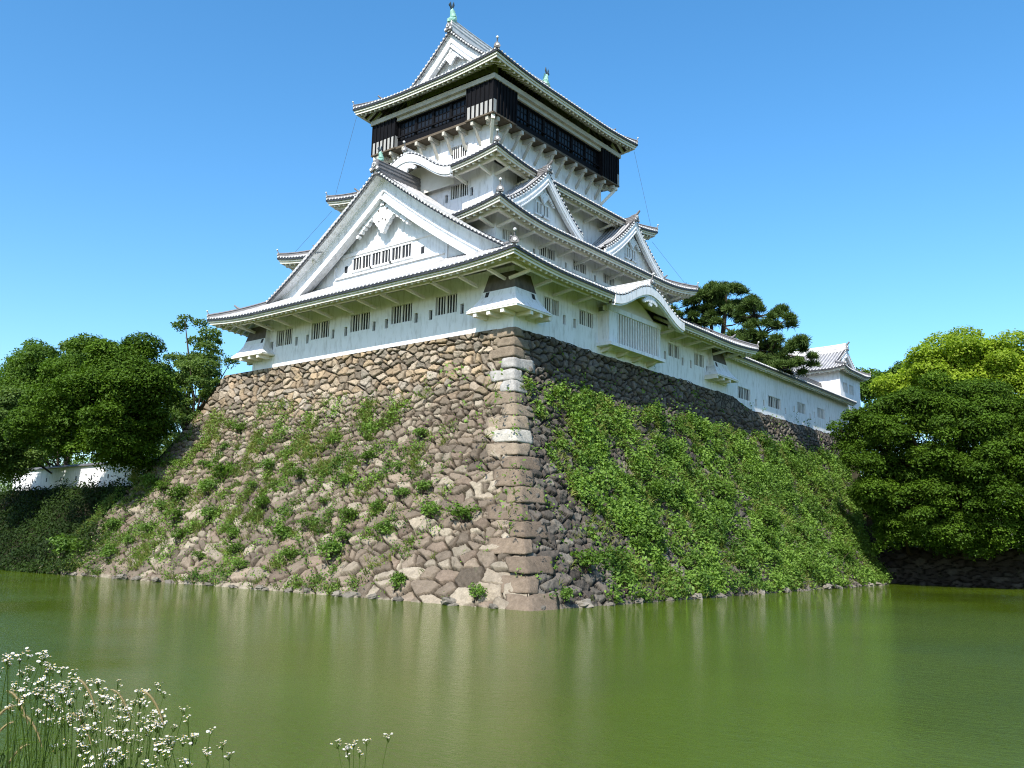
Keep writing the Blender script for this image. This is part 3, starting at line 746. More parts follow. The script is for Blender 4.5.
eave_set(keep, R3['front'], zf3, 2.05, skip=(L3f/2 - 4.4, L3f/2 + 4.4), nseg=110)
for nm in ('right', 'left', 'back'): eave_set(keep, R3[nm], zs3 if nm != 'back' else zb3, 2.05, beam=nm == 'right')
corner_set(R3, zb3, zs3, 3.9, .95)
kara_gable(R3['front'], L3f/2, 5.1, kb3, Z3, zf3, 2.05, 1.6, 3.9, 1.15)

# storey 4 and the black gallery
S4 = rect_sides(XL + 8.41, -8.41, 7.07, YB - 7.07)
w4 = S4['front'].o.x
panel_wall(keep, WF(S4['front']), 0, S4['front'].L, 33.0, 37.2, [(-12.72 - w4, -10.94 - w4, 34.7, 35.85), (-17.6 - w4, -15.85 - w4, 34.7, 35.85)])
for nm in ('right', 'back', 'left'): panel_wall(keep, WF(S4[nm]), 0, S4[nm].L, 33.0, 37.2, [])
G = rect_sides(XL + 7.18, -7.18, 5.84, YB - 5.84)
GZ0, GZ1 = 37.03, 39.80
fl = MB(); fl.box(XL + 7.3, -7.3, 5.96, YB - 5.96, 36.86, 37.06); fl.build('gallery_floor', M['wood'], keep)
def one_beam(name, a, b, w, h, mat):
    mb = MB(); mb.beam(a, b, w, h); return mb.build(name, M[mat], keep)
for nm in ('front', 'right', 'back', 'left'):
    sd = G[nm]; n = 8 if nm in ('front', 'back') else 11
    for k in range(n + 1):
        u = .75 + (sd.L - 1.5)*k/n
        one_beam('gallery_joist', sd.P(u, .06, 36.68), sd.P(u, 1.3, 36.68), .26, .32, 'plate')
        if 1.25 < u < sd.L - 1.25: one_beam('gallery_strut', sd.P(u, .35, 36.55), sd.P(u, 1.26, 35.2), .18, .2, 'plate')
for nm in ('front', 'back'):
    for u, s in ((0, 1), (G[nm].L, -1)):
        one_beam('gallery_joist', G[nm].P(u + s*.12, .12, 36.68), G[nm].P(u + s*1.3, 1.3, 36.68), .3, .34, 'trim'); one_beam('gallery_strut', G[nm].P(u + s*.3, .3, 36.5), G[nm].P(u + s*1.26, 1.26, 35.0), .24, .26, 'trim')
PW = 2.95
core = MB(); core.box(XL + 7.85, -7.85, 6.5, YB - 6.5, 37.06, 40.5); core.build('gallery_wall', M['black'], keep)
def bxs(mb, sd, u0, u1, d0, d1, z0, z1, mi=0):
    p = [sd.P(u0, d0, z0), sd.P(u1, d0, z0), sd.P(u1, d1, z0), sd.P(u0, d1, z0)]
    mb.hexa(p + [(q[0], q[1], z1 + q[2] - z0) for q in p], mi)
gl_rail = MB()
for nm in ('front', 'right', 'back', 'left'):
    sd = G[nm]
    n = 4 if nm in ('front', 'back') else 6
    w0, w1 = PW + .05, sd.L - PW - .05; p = (w1 - w0)/n
    bxs(gl_rail, sd, w0, w1, .34, .60, GZ0 + .03, 37.62); bxs(gl_rail, sd, w0, w1, .30, .60, 39.35, 39.74)
    bxs(gl_rail, sd, w0, w1, .22, .34, 37.9, 38.0)
    for k in range(n + 1): po = MB(); bxs(po, sd, w0 + p*k - .13, w0 + p*k + .13, .40, .62, GZ0 + .1, 39.7); po.build('gallery_post', M['black'], keep)
    for k in range(n):
        g = MB(); bxs(g, sd, w0 + p*k + .13, w0 + p*(k + 1) - .13, .52, .64, 37.62, 39.35)
        w = g.build('window', M['glass'], keep)
        b = MB(); ua, ub = w0 + p*k + .13, w0 + p*(k + 1) - .13
        for j in range(1, 4): u = ua + (ub - ua)*j/4; bxs(b, sd, u - .04, u + .04, .48, .52, 37.62, 39.35)
        for z in (38.2, 38.78): bxs(b, sd, ua, ub, .485, .522, z - .035, z + .035)
        b.build('window_bars', M['black'], w)
gl_rail.build('gallery_rails', M['black'], keep)
def shutter_box(nm, u0, u1, e0, e1):
    sd = G[nm]; mb = MB(); ZS = 38.12
    bxs(mb, sd, u0, u1, 0.0, .36, ZS, GZ1)
    o = mb.build('shutter_box', M['black'], keep)
    lo = MB(); bxs(lo, sd, u0 + .004, u1 - .004, .012, .36, GZ0, ZS)
    lo.build('lower_boards', M['pale_board'] if nm in ('front', 'back') else M['black'], o)  # pale grey lower part on front and back boxes, black elsewhere
    bt = MB(); n = 6
    for k in range(n + 1): u = u0 + .07 + (u1 - u0 - .14)*k/n; bxs(bt, sd, u - .055, u + .055, -.07, .01, GZ0 - .02, GZ1 - .002)
    bt.build('battens', M['black'], o)
    b2 = MB(); bxs(b2, sd, u0 - .03, u1 + .03, -.05, .40, GZ0 - .15, GZ0 - .022); b2.build('box_sill', M['wood'], o)
for nm in ('front', 'right', 'back', 'left'):
    o = 0.0 if nm in ('front', 'back') else 0.37
    shutter_box(nm, o, PW, 0, 0); shutter_box(nm, G[nm].L - PW, G[nm].L - o, 0, 0)
bmr = MB()
for nm in ('front', 'right', 'back', 'left'):
    sd = G[nm]; o = -.14 if nm in ('front', 'back') else .545
    bxs(bmr, sd, o, sd.L - o, -.14, .54, GZ1 + .003, GZ1 + .42)
    bxs(bmr, sd, PW + .02, sd.L - PW - .02, .12, .56, GZ1 - .34, GZ1 + .001)
bmr.build('wall_plate', M['plate'], keep)
# roof 4
R4 = rect_sides(XL + 5.84, -5.84, 4.53, YB - 4.53)
Z4, A4, B4 = 41.0, .55, .026
L4f, L4s = R4['front'].L, R4['right'].L; half4 = L4f/2
EB4, PD4 = 3.35, 4.25
zf4 = zfun(Z4, A4, B4, .38, L4f); zs4 = zfun(Z4, A4, B4, .38, L4s)
def dm_side4(u):
    e = min(u, L4s - u); return e if e < EB4 else half4 - .03
dmf4 = lambda u: min(PD4 + .1, u, L4f - u)
roof_parts('roof_tiles', [(R4['front'], zf4, dmf4, hk), (R4['back'], zf4, dmf4, hk), (R4['right'], zs4, dm_side4, dict(nd=12)), (R4['left'], zs4, dm_side4, dict(nd=12))])
for nm in ('front', 'back', 'right', 'left'): eave_set(keep, R4[nm], zf4 if nm in ('front', 'back') else zs4, 1.6, fasc=.5, beam=False, soff='wood')
corner_set(R4, zf4, zs4, EB4 + .2, .95)
def zt4(t): return zs4(9.4, half4 - abs(t))
for sgn, fy in ((1, 4.53 + EB4), (-1, YB - 4.53 - EB4)):
    fr = Frame((CX, fy), (1, 0), (0, sgn))
    barge(keep, fr, lambda t: zt4(t) + .05, half4 - EB4 + .2, 1.15, .85, .28, 16, .3)
    pediment(keep, fr, zt4, half4 - EB4 - .4, 42.6, PD4 - EB4)
    pendant(keep, fr, zt4(0) - 1.75, .72, .4)
    ogre_tile(keep, (CX, fy - sgn*.04, zt4(0) + .3), (0, -sgn), .62)
    roof_fish(keep, (CX, fy + sgn*.3, zt4(0) + .80), (0, -sgn), .84)
main_ridge(keep, (CX, 4.53 + EB4 - .02, zt4(0) + .1), (CX, YB - 4.53 - EB4 + .02, zt4(0) + .1), 1.0, .6, [M['tile_end']], sag=.25)
for a, b in (((XL + 6.1, 4.8, 40.6), (XL + 5.0, 3.7, 32.6)), ((-6.1, YB - 4.8, 40.6), (-4.9, YB - 3.6, 32.6)), ((XL + 4.9, 3.6, 31.6), (XL + 2.4, 1.2, 27.0)), ((-4.9, YB - 3.6, 31.6), (-2.3, YB - 1.0, 27.0))):
    c = MB(); c.tube([a, Vector(a).lerp(Vector(b), .5), b], .012, 5); c.build('cable', M['cable'], keep)

# ------------------------------------------------------------------ wall building running on from the keep, and the corner turret
EY0, EY1 = YB + 0.02, 66.0
ext = empty('gallery_building', (-2.0, 48.0, 16.6), 'long low white plastered range with tiled roof joined to the far end of the keep', 'castle building')
_k = keep; keep = ext
es = Side((0.0, EY0), (0, 1), (-1, 0), EY1 - EY0)
hs = []
for a, b, z in ((34.25, 37.1, 17.25), (41.4, 44.6, 17.35), (49.2, 51.6, 17.75), (55.15, 57.5, 17.9)):
    hs.append((a - EY0, b - EY0, z, z + 1.12, 'window' if a < 45 else 'shuttered'))
for c, z in ((38.4, 17.0), (40.3, 17.2), (45.8, 17.1), (48.3, 17.6), (52.9, 17.4), (54.2, 17.7), (59.1, 17.7), (62.3, 17.8)): hs.append((c - EY0 - .16, c - EY0 + .16, z, z + .65, 'loophole'))
panel_wall(ext, WF(es), 0, es.L, 14.9, 20.9, hs, name='building_wall')
panel_wall(ext, WF(Side((-5.5, EY1), (0, -1), (1, 0), es.L)), 0, es.L, 14.9, 20.9, [], name='building_wall')
er = Side((1.0, EY0), (0, 1), (-1, 0), EY1 - EY0); ez = lambda u, d: 20.95 + .5*d
mb = MB(); tile_field(mb, er, ez, lambda u: 3.75, nd=4)
el = Side((-6.5, EY1), (0, -1), (1, 0), EY1 - EY0); tile_field(mb, el, ez, lambda u: 3.75, nd=4); mb.build('roof_tiles', [M['tile'], M['tile_end'], M['tile_round']], ext)
for sd in (er, el): eave_set(ext, sd, ez, 1.0, beam=False, fasc=.36, u0=.001, u1=sd.L - .001)
main_ridge(ext, (-2.75, EY0, 22.85), (-2.75, EY1, 22.85), .6, .5, M['ridge'])
tur = empty('corner_turret', (-4.0, 68.0, 17.0), 'small white corner turret with grey hip-and-gable roof rising behind the long range', 'turret')
keep = tur
T = rect_sides(-8.2, -.25, 64.0, 71.5)
panel_wall(tur, WF(T['right']), 0, T['right'].L, 19.5, 25.2, [(1.1, 2.7, 22.3, 23.5, 'shuttered'), (3.3, 4.9, 22.3, 23.5, 'shuttered')], name='turret_wall')
for nm in ('front', 'back', 'left'): panel_wall(tur, WF(T[nm]), 0, T[nm].L, 19.5, 25.2, [], name='turret_wall')
RT = rect_sides(-9.3, .85, 62.9, 72.6)
ZT, AT, BT = 24.95, .56, .012
LTf, LTs = RT['front'].L, RT['right'].L; halfT = LTs/2; EBT = 1.35
ztf = zfun(ZT, AT, BT, .3, LTf, 2.5, 2.5); zts = zfun(ZT, AT, BT, .3, LTs, 2.5, 2.5)
def dm_T(u):
    e = min(u, LTf - u); return e if e < EBT else halfT - .03
roof_parts('roof_tiles', [(RT['front'], ztf, dm_T, dict(nd=8)), (RT['back'], ztf, dm_T, dict(nd=8)), (RT['right'], zts, lambda u: min(1.9, u, LTs - u), dict(nd=4)), (RT['left'], zts, lambda u: min(1.9, u, LTs - u), dict(nd=4))])
for nm in ('front', 'back', 'right', 'left'): eave_set(tur, RT[nm], ztf if nm in ('front', 'back') else zts, 1.1, beam=False, fasc=.36)
corner_set(RT, ztf, zts, EBT + .3, .8)
def ztT(t): return ztf(4.0, halfT - abs(t))
for sgn, fxx in ((-1, .85 - EBT), (1, -9.3 + EBT)):
    fr = Frame((fxx, 67.75), (0, 1), (sgn, 0))
    barge(tur, fr, lambda t: ztT(t) + .05, halfT - EBT + .1, .6, .6, .2, 12)
    pediment(tur, fr, ztT, halfT - EBT - .2, 25.5, .5)
    pendant(tur, fr, ztT(0) - 1.0, .4, .3)
    ogre_tile(tur, fr.P(0, -.03, ztT(0) + .25), (-sgn, 0), .6)
    t = MB(); q = fr.P(0, 0, ztT(0) + .75); o = Vector((-sgn, 0, 0)); t.tube([q - o*.5, q + o*.1, q + o*.4 + Vector((0, 0, .35))], [.13, .13, .09], 8); t.build('ridge_horn_tile', M['ridge'], tur)
main_ridge(tur, (.85 - EBT, 67.75, ztT(0) + .08), (-9.3 + EBT, 67.75, ztT(0) + .08), .75, .5, [M['tile_end']], sag=.12)
keep = _k

# ------------------------------------------------------------------ numpy noise
def vnoise(x, y, seed=0):
    xi, yi = np.floor(x).astype(np.int64), np.floor(y).astype(np.int64); fx_, fy_ = x - xi, y - yi
    fx_ = fx_*fx_*(3 - 2*fx_); fy_ = fy_*fy_*(3 - 2*fy_)
    def h(a, b):
        n = (a*374761393 + b*668265263 + seed*1442695041) & 0x7fffffff
        n = ((n ^ (n >> 13))*1274126177) & 0x7fffffff
        return ((n ^ (n >> 16)) & 0xffff)/65535.0
    return (h(xi, yi)*(1 - fx_) + h(xi + 1, yi)*fx_)*(1 - fy_) + (h(xi, yi + 1)*(1 - fx_) + h(xi + 1, yi + 1)*fx_)*fy_
def fbm(x, y, seed=0, o=4):
    s = 0; a = .5; t = 0
    for k in range(o): s = s + a*vnoise(x*2**k, y*2**k, seed + k*17); t += a; a *= .5
    return s/t
def grid_mesh(name, P, nu, nv, mats, tone=None, smooth=True):
    """P (nu*nv,3) row-major u then v"""
    me = bpy.data.meshes.new(name); n = nu*nv
    me.vertices.add(n); me.vertices.foreach_set('co', np.ascontiguousarray(P, dtype=np.float32).ravel())
    i, j = np.meshgrid(np.arange(nu - 1), np.arange(nv - 1), indexing='ij'); a = (i*nv + j).ravel()
    q = np.stack([a, a + nv, a + nv + 1, a + 1], 1).astype(np.int32); m = len(q)
    me.loops.add(m*4); me.loops.foreach_set('vertex_index', q.ravel())
    me.polygons.add(m); me.polygons.foreach_set('loop_start', np.arange(0, m*4, 4, dtype=np.int32))
    if smooth: me.polygons.foreach_set('use_smooth', np.ones(m, dtype=bool))
    for t in mats: me.materials.append(t)
    if tone is not None:
        c = me.attributes.new('stone_tone', 'FLOAT_COLOR', 'POINT')
        c.data.foreach_set('color', np.concatenate([tone, np.ones((n, 1))], 1).astype(np.float32).ravel())
    me.update(calc_edges=True)
    return me

# ------------------------------------------------------------------ the stone base
base = empty('stone_base', (-10, 10, 0), 'tall sloping castle base of rough brown field stones rising from the green moat', 'stone wall')
BX, BY = 9.22, 9.74
def bat(z): return np.clip((HS - z)/HS, 0, 1.06)**1.6
LEFT_Z = np.array([-1, 0, 3.6, 8.1, 11.1, 14.3, 17.21]); LEFT_X = np.array([-43.6, -43.0, -40.3, -38.9, -37.3, -35.2, -32.6])
RIGHT_Z = np.array([-1, 0, 17.3]); RIGHT_Y = np.array([46.4, 47.4, 66.5])
def arc_v(z):
    zz = np.linspace(HS, -1, 400); o = 9.5*bat(zz); ds = np.hypot(np.diff(zz), np.diff(o)); s = np.concatenate([[0], np.cumsum(ds)])
    return np.interp(-z, -zz, s)
def stone_pattern(u, v, seed):
    rng = np.random.default_rng(seed); rows = []; y = -1.5; vmax = v.max() + 3; u0, u1 = u.min() - 4, u.max() + 4
    while y < vmax:
        h = (0.40 + 0.36*min(1, max(0, y/20))**1.3)*rng.uniform(.65, 1.35)
        xs = [u0 + rng.uniform(0, 1)]
        while xs[-1] < u1:
            xs.append(xs[-1] + h*1.9*rng.choice([.35, .6, 1.0, 1.35, 1.9], p=[.2, .2, .27, .22, .11])*rng.uniform(.85, 1.15))
        xs = np.array(xs); rows.append((y + h/2, h, xs, y + h/2 + rng.uniform(-.34, .34, len(xs))*h)); y += h
    rc = np.array([r[0] for r in rows]); N = len(u)
    ctr = np.clip(np.searchsorted(rc, v), 0, len(rows) - 1)
    f1 = np.full(N, 1e9); f2 = np.full(N, 1e9); id1 = np.zeros(N, np.int64); p1 = np.zeros((N, 2)); p2 = np.zeros((N, 2))
    ids = np.cumsum([0] + [len(r[2]) for r in rows]); wt = [rng.uniform(0, .10, len(r[2])) for r in rows]
    asp = 1.45
    uw = u + (fbm(u*1.6, v*1.6, seed + 5) - .5)*.30; vw = v + (fbm(u*1.6 + 31, v*1.6, seed + 9) - .5)*.22
    for rr in range(len(rows)):
        sel = np.where(np.abs(ctr - rr) <= 3)[0]
        if not len(sel): continue
        _, h, xs, ys = rows[rr]; k = np.searchsorted(xs, uw[sel])
        for dk in (-2, -1, 0, 1):
            kk = np.clip(k + dk, 0, len(xs) - 1)
            d = ((uw[sel] - xs[kk])/asp)**2 + (vw[sel] - ys[kk])**2 - wt[rr][kk]
            cid = ids[rr] + kk
            a, b = f1[sel], f2[sel]; same = cid == id1[sel]
            better = (d < a) & ~same; mid = (~better) & (d < b) & ~same
            f2[sel] = np.where(better, a, np.where(mid, d, b))
            p2[sel] = np.where(better[:, None], p1[sel], np.where(mid[:, None], np.stack([xs[kk], ys[kk]], 1), p2[sel]))
            f1[sel] = np.where(better, d, a); id1[sel] = np.where(better, cid, id1[sel])
            p1[sel] = np.where(better[:, None], np.stack([xs[kk], ys[kk]], 1), p1[sel])
    sep = np.hypot((p1[:, 0] - p2[:, 0])/asp, p1[:, 1] - p2[:, 1]) + 1e-3
    edge = np.clip((f2 - f1)/(2*sep), 0, 2)
    return edge, id1, uw - p1[:, 0], vw - p1[:, 1], int(ids[-1])
UP = np.array([(.34, .27, .185), (.37, .275, .165), (.31, .27, .215), (.25, .20, .14), (.40, .33, .245), (.19, .155, .115), (.34, .25, .155)])
LO = np.array([.98, .94, .82])*np.array([(.225, .182, .148), (.19, .152, .122), (.285, .245, .20), (.15, .122, .10), (.25, .20, .16), (.33, .29, .24), (.205, .155, .125)])
def stone_surface(u, v, z, seed, hi=13.0, grey=0.0):
    edge, sid, du, dv, n = stone_pattern(u, v, seed)
    rng = np.random.default_rng(seed + 1)
    tu, tv, off = rng.uniform(-.20, .20, n), rng.uniform(-.30, .30, n), rng.uniform(-.06, .09, n)
    t = np.clip((edge - .02)/.045, 0, 1); t = t*t*(3 - 2*t)
    dome = 1 - np.exp(-edge*16)
    h = -.26*(1 - t) + .045*dome*t + (tu[sid]*du + tv[sid]*dv + off[sid])*t + (fbm(u*4, v*4, seed + 3) - .5)*.08 - np.abs(fbm(u*1.9, v*2.3, seed + 13) - .5)*.22 + (fbm(u*9, v*9, seed + 4, 3) - .5)*.07
    ci = rng.integers(0, 7, n); br = rng.uniform(.72, 1.22, n)
    UPd = UP*.78 + UP.mean(1, keepdims=True)*.22*np.array([(1.03, 1.0, .95)]); LOd = LO*.72 + LO.mean(1, keepdims=True)*.28*np.array([(1.03, 1.0, .95)])
    f = np.clip((z - hi + (fbm(u*.12, v*.12, seed + 8) - .5)*8)/4 + .5, 0, 1)[:, None]
    tone = (UPd[ci][sid]*f + LOd[ci][sid]*(1 - f))*br[sid][:, None]
    tone = tone*(1 - grey) + tone.mean(1, keepdims=True)*grey
    soil = np.array([(.035, .028, .018)]); tone = tone*t[:, None] + soil*(1 - t[:, None])
    wl = np.clip((.20 + (fbm(u*.9, v*0, 3) - .5)*.5 - z)/.2, 0, .8)[:, None]       # bleached band left by the water level
    tone = tone*(1 - wl*t[:, None]) + np.array([(.30, .27, .21)])*wl*t[:, None]
    return h, tone
def build_left():
    nu, nv = 860, 380
    t = np.linspace(0, 1, nu); z = np.linspace(HS, -.7, nv)
    T, Zz = np.meshgrid(t, z, indexing='ij'); T, Zz = T.ravel(), Zz.ravel(); o = bat(Zz)
    xl = np.interp(Zz, LEFT_Z, LEFT_X); xr = BX*o; X = xl + (xr - xl)*T; Yy = -BY*o
    v = arc_v(Zz); h, tone = stone_surface(X, v, Zz, 21, 12.5)
    sl = 1.6*BY/HS*np.clip((HS - Zz)/HS, 0.0, 1)**.6; nz = sl/np.hypot(1, sl); ny = -1/np.hypot(1, sl)
    top = np.clip((HS - Zz)/.5, 0.25, 1)
    tp = np.clip((HS - Zz)/.35, 0.0, 1); h = h*tp + .04*(1 - tp)
    cm = np.clip((xr - X - .3)/1.5, 0, 1); h = h*cm - .10*(1 - cm)
    P = np.stack([X, Yy + ny*h, Zz + nz*h*top ], 1)
    o_ = ORG['stone_base']; P -= np.array(o_)
    link('stone_face', grid_mesh('stone_face', P, nu, nv, [M['stone']], tone), base)
def ztop(y): return np.where(y < 33, HS, np.maximum(HS - (y - 33)*.2, 16.35)) + (fbm(y*.9, y*0, 5) - .5)*.35
def build_right():
    nu, nv = 800, 280
    t = np.linspace(0, 1, nu); k = np.linspace(0, 1, nv)
    T, K = np.meshgrid(t, k, indexing='ij'); T, K = T.ravel(), K.ravel()
    zr = HS + (-.7 - HS)*K; o = bat(zr); y0 = -BY*o; y1 = np.interp(zr, RIGHT_Z, RIGHT_Y); Yy = y0 + (y1 - y0)*T
    zt = ztop(Yy); Zz = zt + (-.7 - zt)*K; X = BX*bat(Zz)
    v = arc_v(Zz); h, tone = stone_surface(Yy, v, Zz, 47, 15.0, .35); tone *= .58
    sl = 1.6*BX/HS*np.clip((HS - Zz)/HS, 0.0, 1)**.6; nz = sl/np.hypot(1, sl); nx = 1/np.hypot(1, sl)
    tp = np.clip(K*45, 0.0, 1); h = h*tp + .04*(1 - tp)
    h = np.where((Zz > 15.7) & (Yy > 29), np.maximum(h, .03), h)
    cm = np.clip((Yy - y0 - .3)/1.3, 0, 1); h = h*cm - .10*(1 - cm)
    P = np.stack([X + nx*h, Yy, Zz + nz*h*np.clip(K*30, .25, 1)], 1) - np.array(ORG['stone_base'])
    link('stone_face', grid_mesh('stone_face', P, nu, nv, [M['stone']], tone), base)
build_left(); build_right()
def base_rest():
    mb = MB()
    mb.poly([(-32.5, .1, HS - .12), (.0, .1, HS - .12), (.0, 66, 16.2), (-32.5, 66, 16.2)])
    zs = [17.1, 12, 7, 3, -.6]
    for a, b in zip(zs, zs[1:]):
        xa, xb = np.interp(a, LEFT_Z, LEFT_X), np.interp(b, LEFT_Z, LEFT_X)
        mb.quad((xa, -BY*bat(a), a), (xb, -BY*bat(b), b), (xb, 60, b), (xa, 60, a))
    ya, yb = 66.5, 46.9
    mb.quad((0, ya, 17), (BX, yb, -.6), (-30, yb + 10, -.6), (-30, ya, 17))
    mb.build('base_core', M['soil'], base)
base_rest()
def rough_block(name, p8, tone, parent, seed, n=7):
    """p8: bottom 4 + top 4 corners; rounded, chipped block"""
    P = np.array(p8, float); vs, fs, cols = [], [], []
    rng = np.random.default_rng(seed)
    def pt(a, b, c):
        e = [min(x, 1 - x)*2 for x in (a, b, c)]
        bx = lambda x: .5 + (x - .5)*(1 - .0)
        lo = (P[0]*(1-a)*(1-b) + P[1]*a*(1-b) + P[2]*a*b + P[3]*(1-a)*b); hi = (P[4]*(1-a)*(1-b) + P[5]*a*(1-b) + P[6]*a*b + P[7]*(1-a)*b)
        return lo*(1 - c) + hi*c
    ctr = P.mean(0); idx = {}
    def vid(a, b, c):
        key = (round(a*n), round(b*n), round(c*n))
        if key in idx: return idx[key]
        p = pt(a, b, c)
        k = sum(1 for q in key if q in (0, n)); pull = {1: 0.0, 2: .055, 3: .10}[k]
        d = ctr - p; p = p + d/np.linalg.norm(d)*pull
        nn = float(fbm(np.array([p[0]*2.1 + p[2]]), np.array([p[1]*2.1 + p[2]*1.7]), seed)[0] - .5)
        p = p - d/np.linalg.norm(d)*nn*.24
        idx[key] = len(vs); vs.append(tuple(p)); return idx[key]
    for ax in range(3):
        for sd in (0, 1):
            for i in range(n):
                for j in range(n):
                    q = []
                    for (di, dj) in ((0, 0), (1, 0), (1, 1), (0, 1)):
                        c = [(i + di)/n, (j + dj)/n]; c.insert(ax, sd); q.append(vid(*c))
                    fs.append(tuple(q))
    mb = MB(); mb.add(vs, fs); o = mb.build(name, M['stone'], parent, smooth=True)
    a = o.data.attributes.new('stone_tone', 'FLOAT_COLOR', 'POINT')
    a.data.foreach_set('color', np.tile(np.array([*tone, 1.0], np.float32), len(vs)))
    return o
def corner_stones():
    rng = random.Random(5); z = -.35; k = 0
    f = lambda z: float(bat(z))
    while z < HS - .15:
        h = rng.uniform(.78, 1.02)*(1.15 - .02*z); z1 = min(z + h, HS - .02); zm = (z + z1)/2
        if HS - z1 < .4: z1 = HS + .02
        big, small = rng.uniform(1.7, 2.7), rng.uniform(.8, 1.4)
        lx, ly = (big, small) if k % 2 else (small*1.05, big*.95)
        q = rng.uniform(.8, 1.12); tone = (.25*q, .205*q, .155*q)
        if 12.35 < zm < 14.75: q = rng.uniform(.31, .38); tone = (q, q*.985, q*.95); lx, ly = lx*.95, ly*1.15
        elif 9.15 < zm < 10.1: tone = (.42, .405, .365); lx = 1.9
        elif zm < 8: q = rng.uniform(.8, 1.15); tone = (.185*q, .145*q, .108*q)
        p = []
        for zz in (z + .015, z1 - .015):
            cx, cy = BX*f(zz), -BY*f(zz); o = rng.uniform(.0, .09) if zz < z + .1 else o
            J = lambda q=.10: rng.uniform(-q, q)
            p += [(cx - lx + J(.2), cy - o, zz + J()), (cx + o, cy - o, zz + J(.05)), (cx + o, cy + ly + J(.2), zz + J()), (cx - lx*.9, cy + ly*.8, zz)]
        rough_block('corner_stone', p, tone, base, k + 3); z = z1; k += 1
corner_stones()

# ------------------------------------------------------------------ water, ground, banks
def sheet(name, pts, mat, loc=(0, 0, 0)):
    mb = MB(); mb.poly(pts); o = mb.build(name, mat, None, loc, fix=False); return tag(o, kind='structure')
sheet('ground', [(-2500, -2500, -1.6), (2500, -2500, -1.6), (2500, 2500, -1.6), (-2500, 2500, -1.6)], M['soil'])
sheet('moat_water', [(-220, -200, 0), (220, -200, 0), (220, 75, 0), (-220, 75, 0)], M['water'])
sheet('ground', [(-700, -2.4, 7.55), (-33, -2.4, 7.55), (-33, 900, 7.55), (-700, 900, 7.55)], M['ground'])
sheet('ground', [(-8, 51.2, 3.55), (700, 51.2, 3.55), (700, 900, 3.55), (-8, 900, 3.55)], M['ground'])
def left_bank():
    nu, nv = 200, 50
    t = np.linspace(-150, -33, nu); k = np.linspace(0, 1, nv); X, K = np.meshgrid(t, k, indexing='ij'); X, K = X.ravel(), K.ravel()
    Z = 7.6 - 8.2*K; Yy = -2.2 - 7.9*K**1.15 + (fbm(X*.35, K*3, 2) - .5)*1.6*np.minimum(1, K*4)
    P = np.stack([X, Yy, Z + (fbm(X*.8, K*6, 4) - .5)*.5*np.minimum(1, K*5)], 1)
    o = link('bank', grid_mesh('bank', P, nu, nv, [M['soil']])); tag(o, kind='structure')
left_bank()
def right_wall():
    nu, nv = 360, 40
    t = np.linspace(2, 90, nu); k = np.linspace(0, 1, nv); X, K = np.meshgrid(t, k, indexing='ij'); X, K = X.ravel(), K.ravel()
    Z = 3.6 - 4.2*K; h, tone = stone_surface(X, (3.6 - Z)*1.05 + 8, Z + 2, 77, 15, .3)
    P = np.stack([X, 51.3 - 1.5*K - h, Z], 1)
    o = link('moat_wall', grid_mesh('moat_wall', P, nu, nv, [M['stone']], tone*.28), None)  # deep shade under the tree is put into the stone tone
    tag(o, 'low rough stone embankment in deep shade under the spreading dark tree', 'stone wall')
right_wall()
def plaster_wall(name, x0, x1, y, z0, z1, label, th=.35):
    r = empty(name, ((x0 + x1)/2, y, z0), label, 'wall')
    mb = MB(); mb.box(x0, x1, y, y + th, z0 - .3, z1); mb.build('wall_body', M['plaster'], r)
    c = MB(); c.sweep([(x0 - .1, y + th/2, z1), (x1 + .1, y + th/2, z1)], [(-.42, 0), (-.42, .08), (-.06, .26), (.06, .26), (.42, .08), (.42, 0)]); c.build('coping_tiles', M['tile'], r)
    s = MB(); s.box(x0 + .002, x1 - .002, y - .08, y + th + .08, z0 - .32, z0 + .12); s.build('wall_footing', M['tile_dark'], r)
    h = MB(); n = int((x1 - x0)/3.2)
    for k in range(n): x = x0 + 1.6 + 3.2*k; h.box(x - .12, x + .12, y - .006, y + .05, z0 + .9, z0 + 1.3)
    h.build('loophole', M['opening'], r)
plaster_wall('boundary_wall', -68.5, -38.2, -1.9, 7.6, 9.85, 'low white plastered wall under the trees beside the left end of the stone base')
plaster_wall('boundary_wall', 19.6, 46, 74.0, 11.4, 14.0, 'white wall fragment glimpsed behind the dark tree at the right edge')

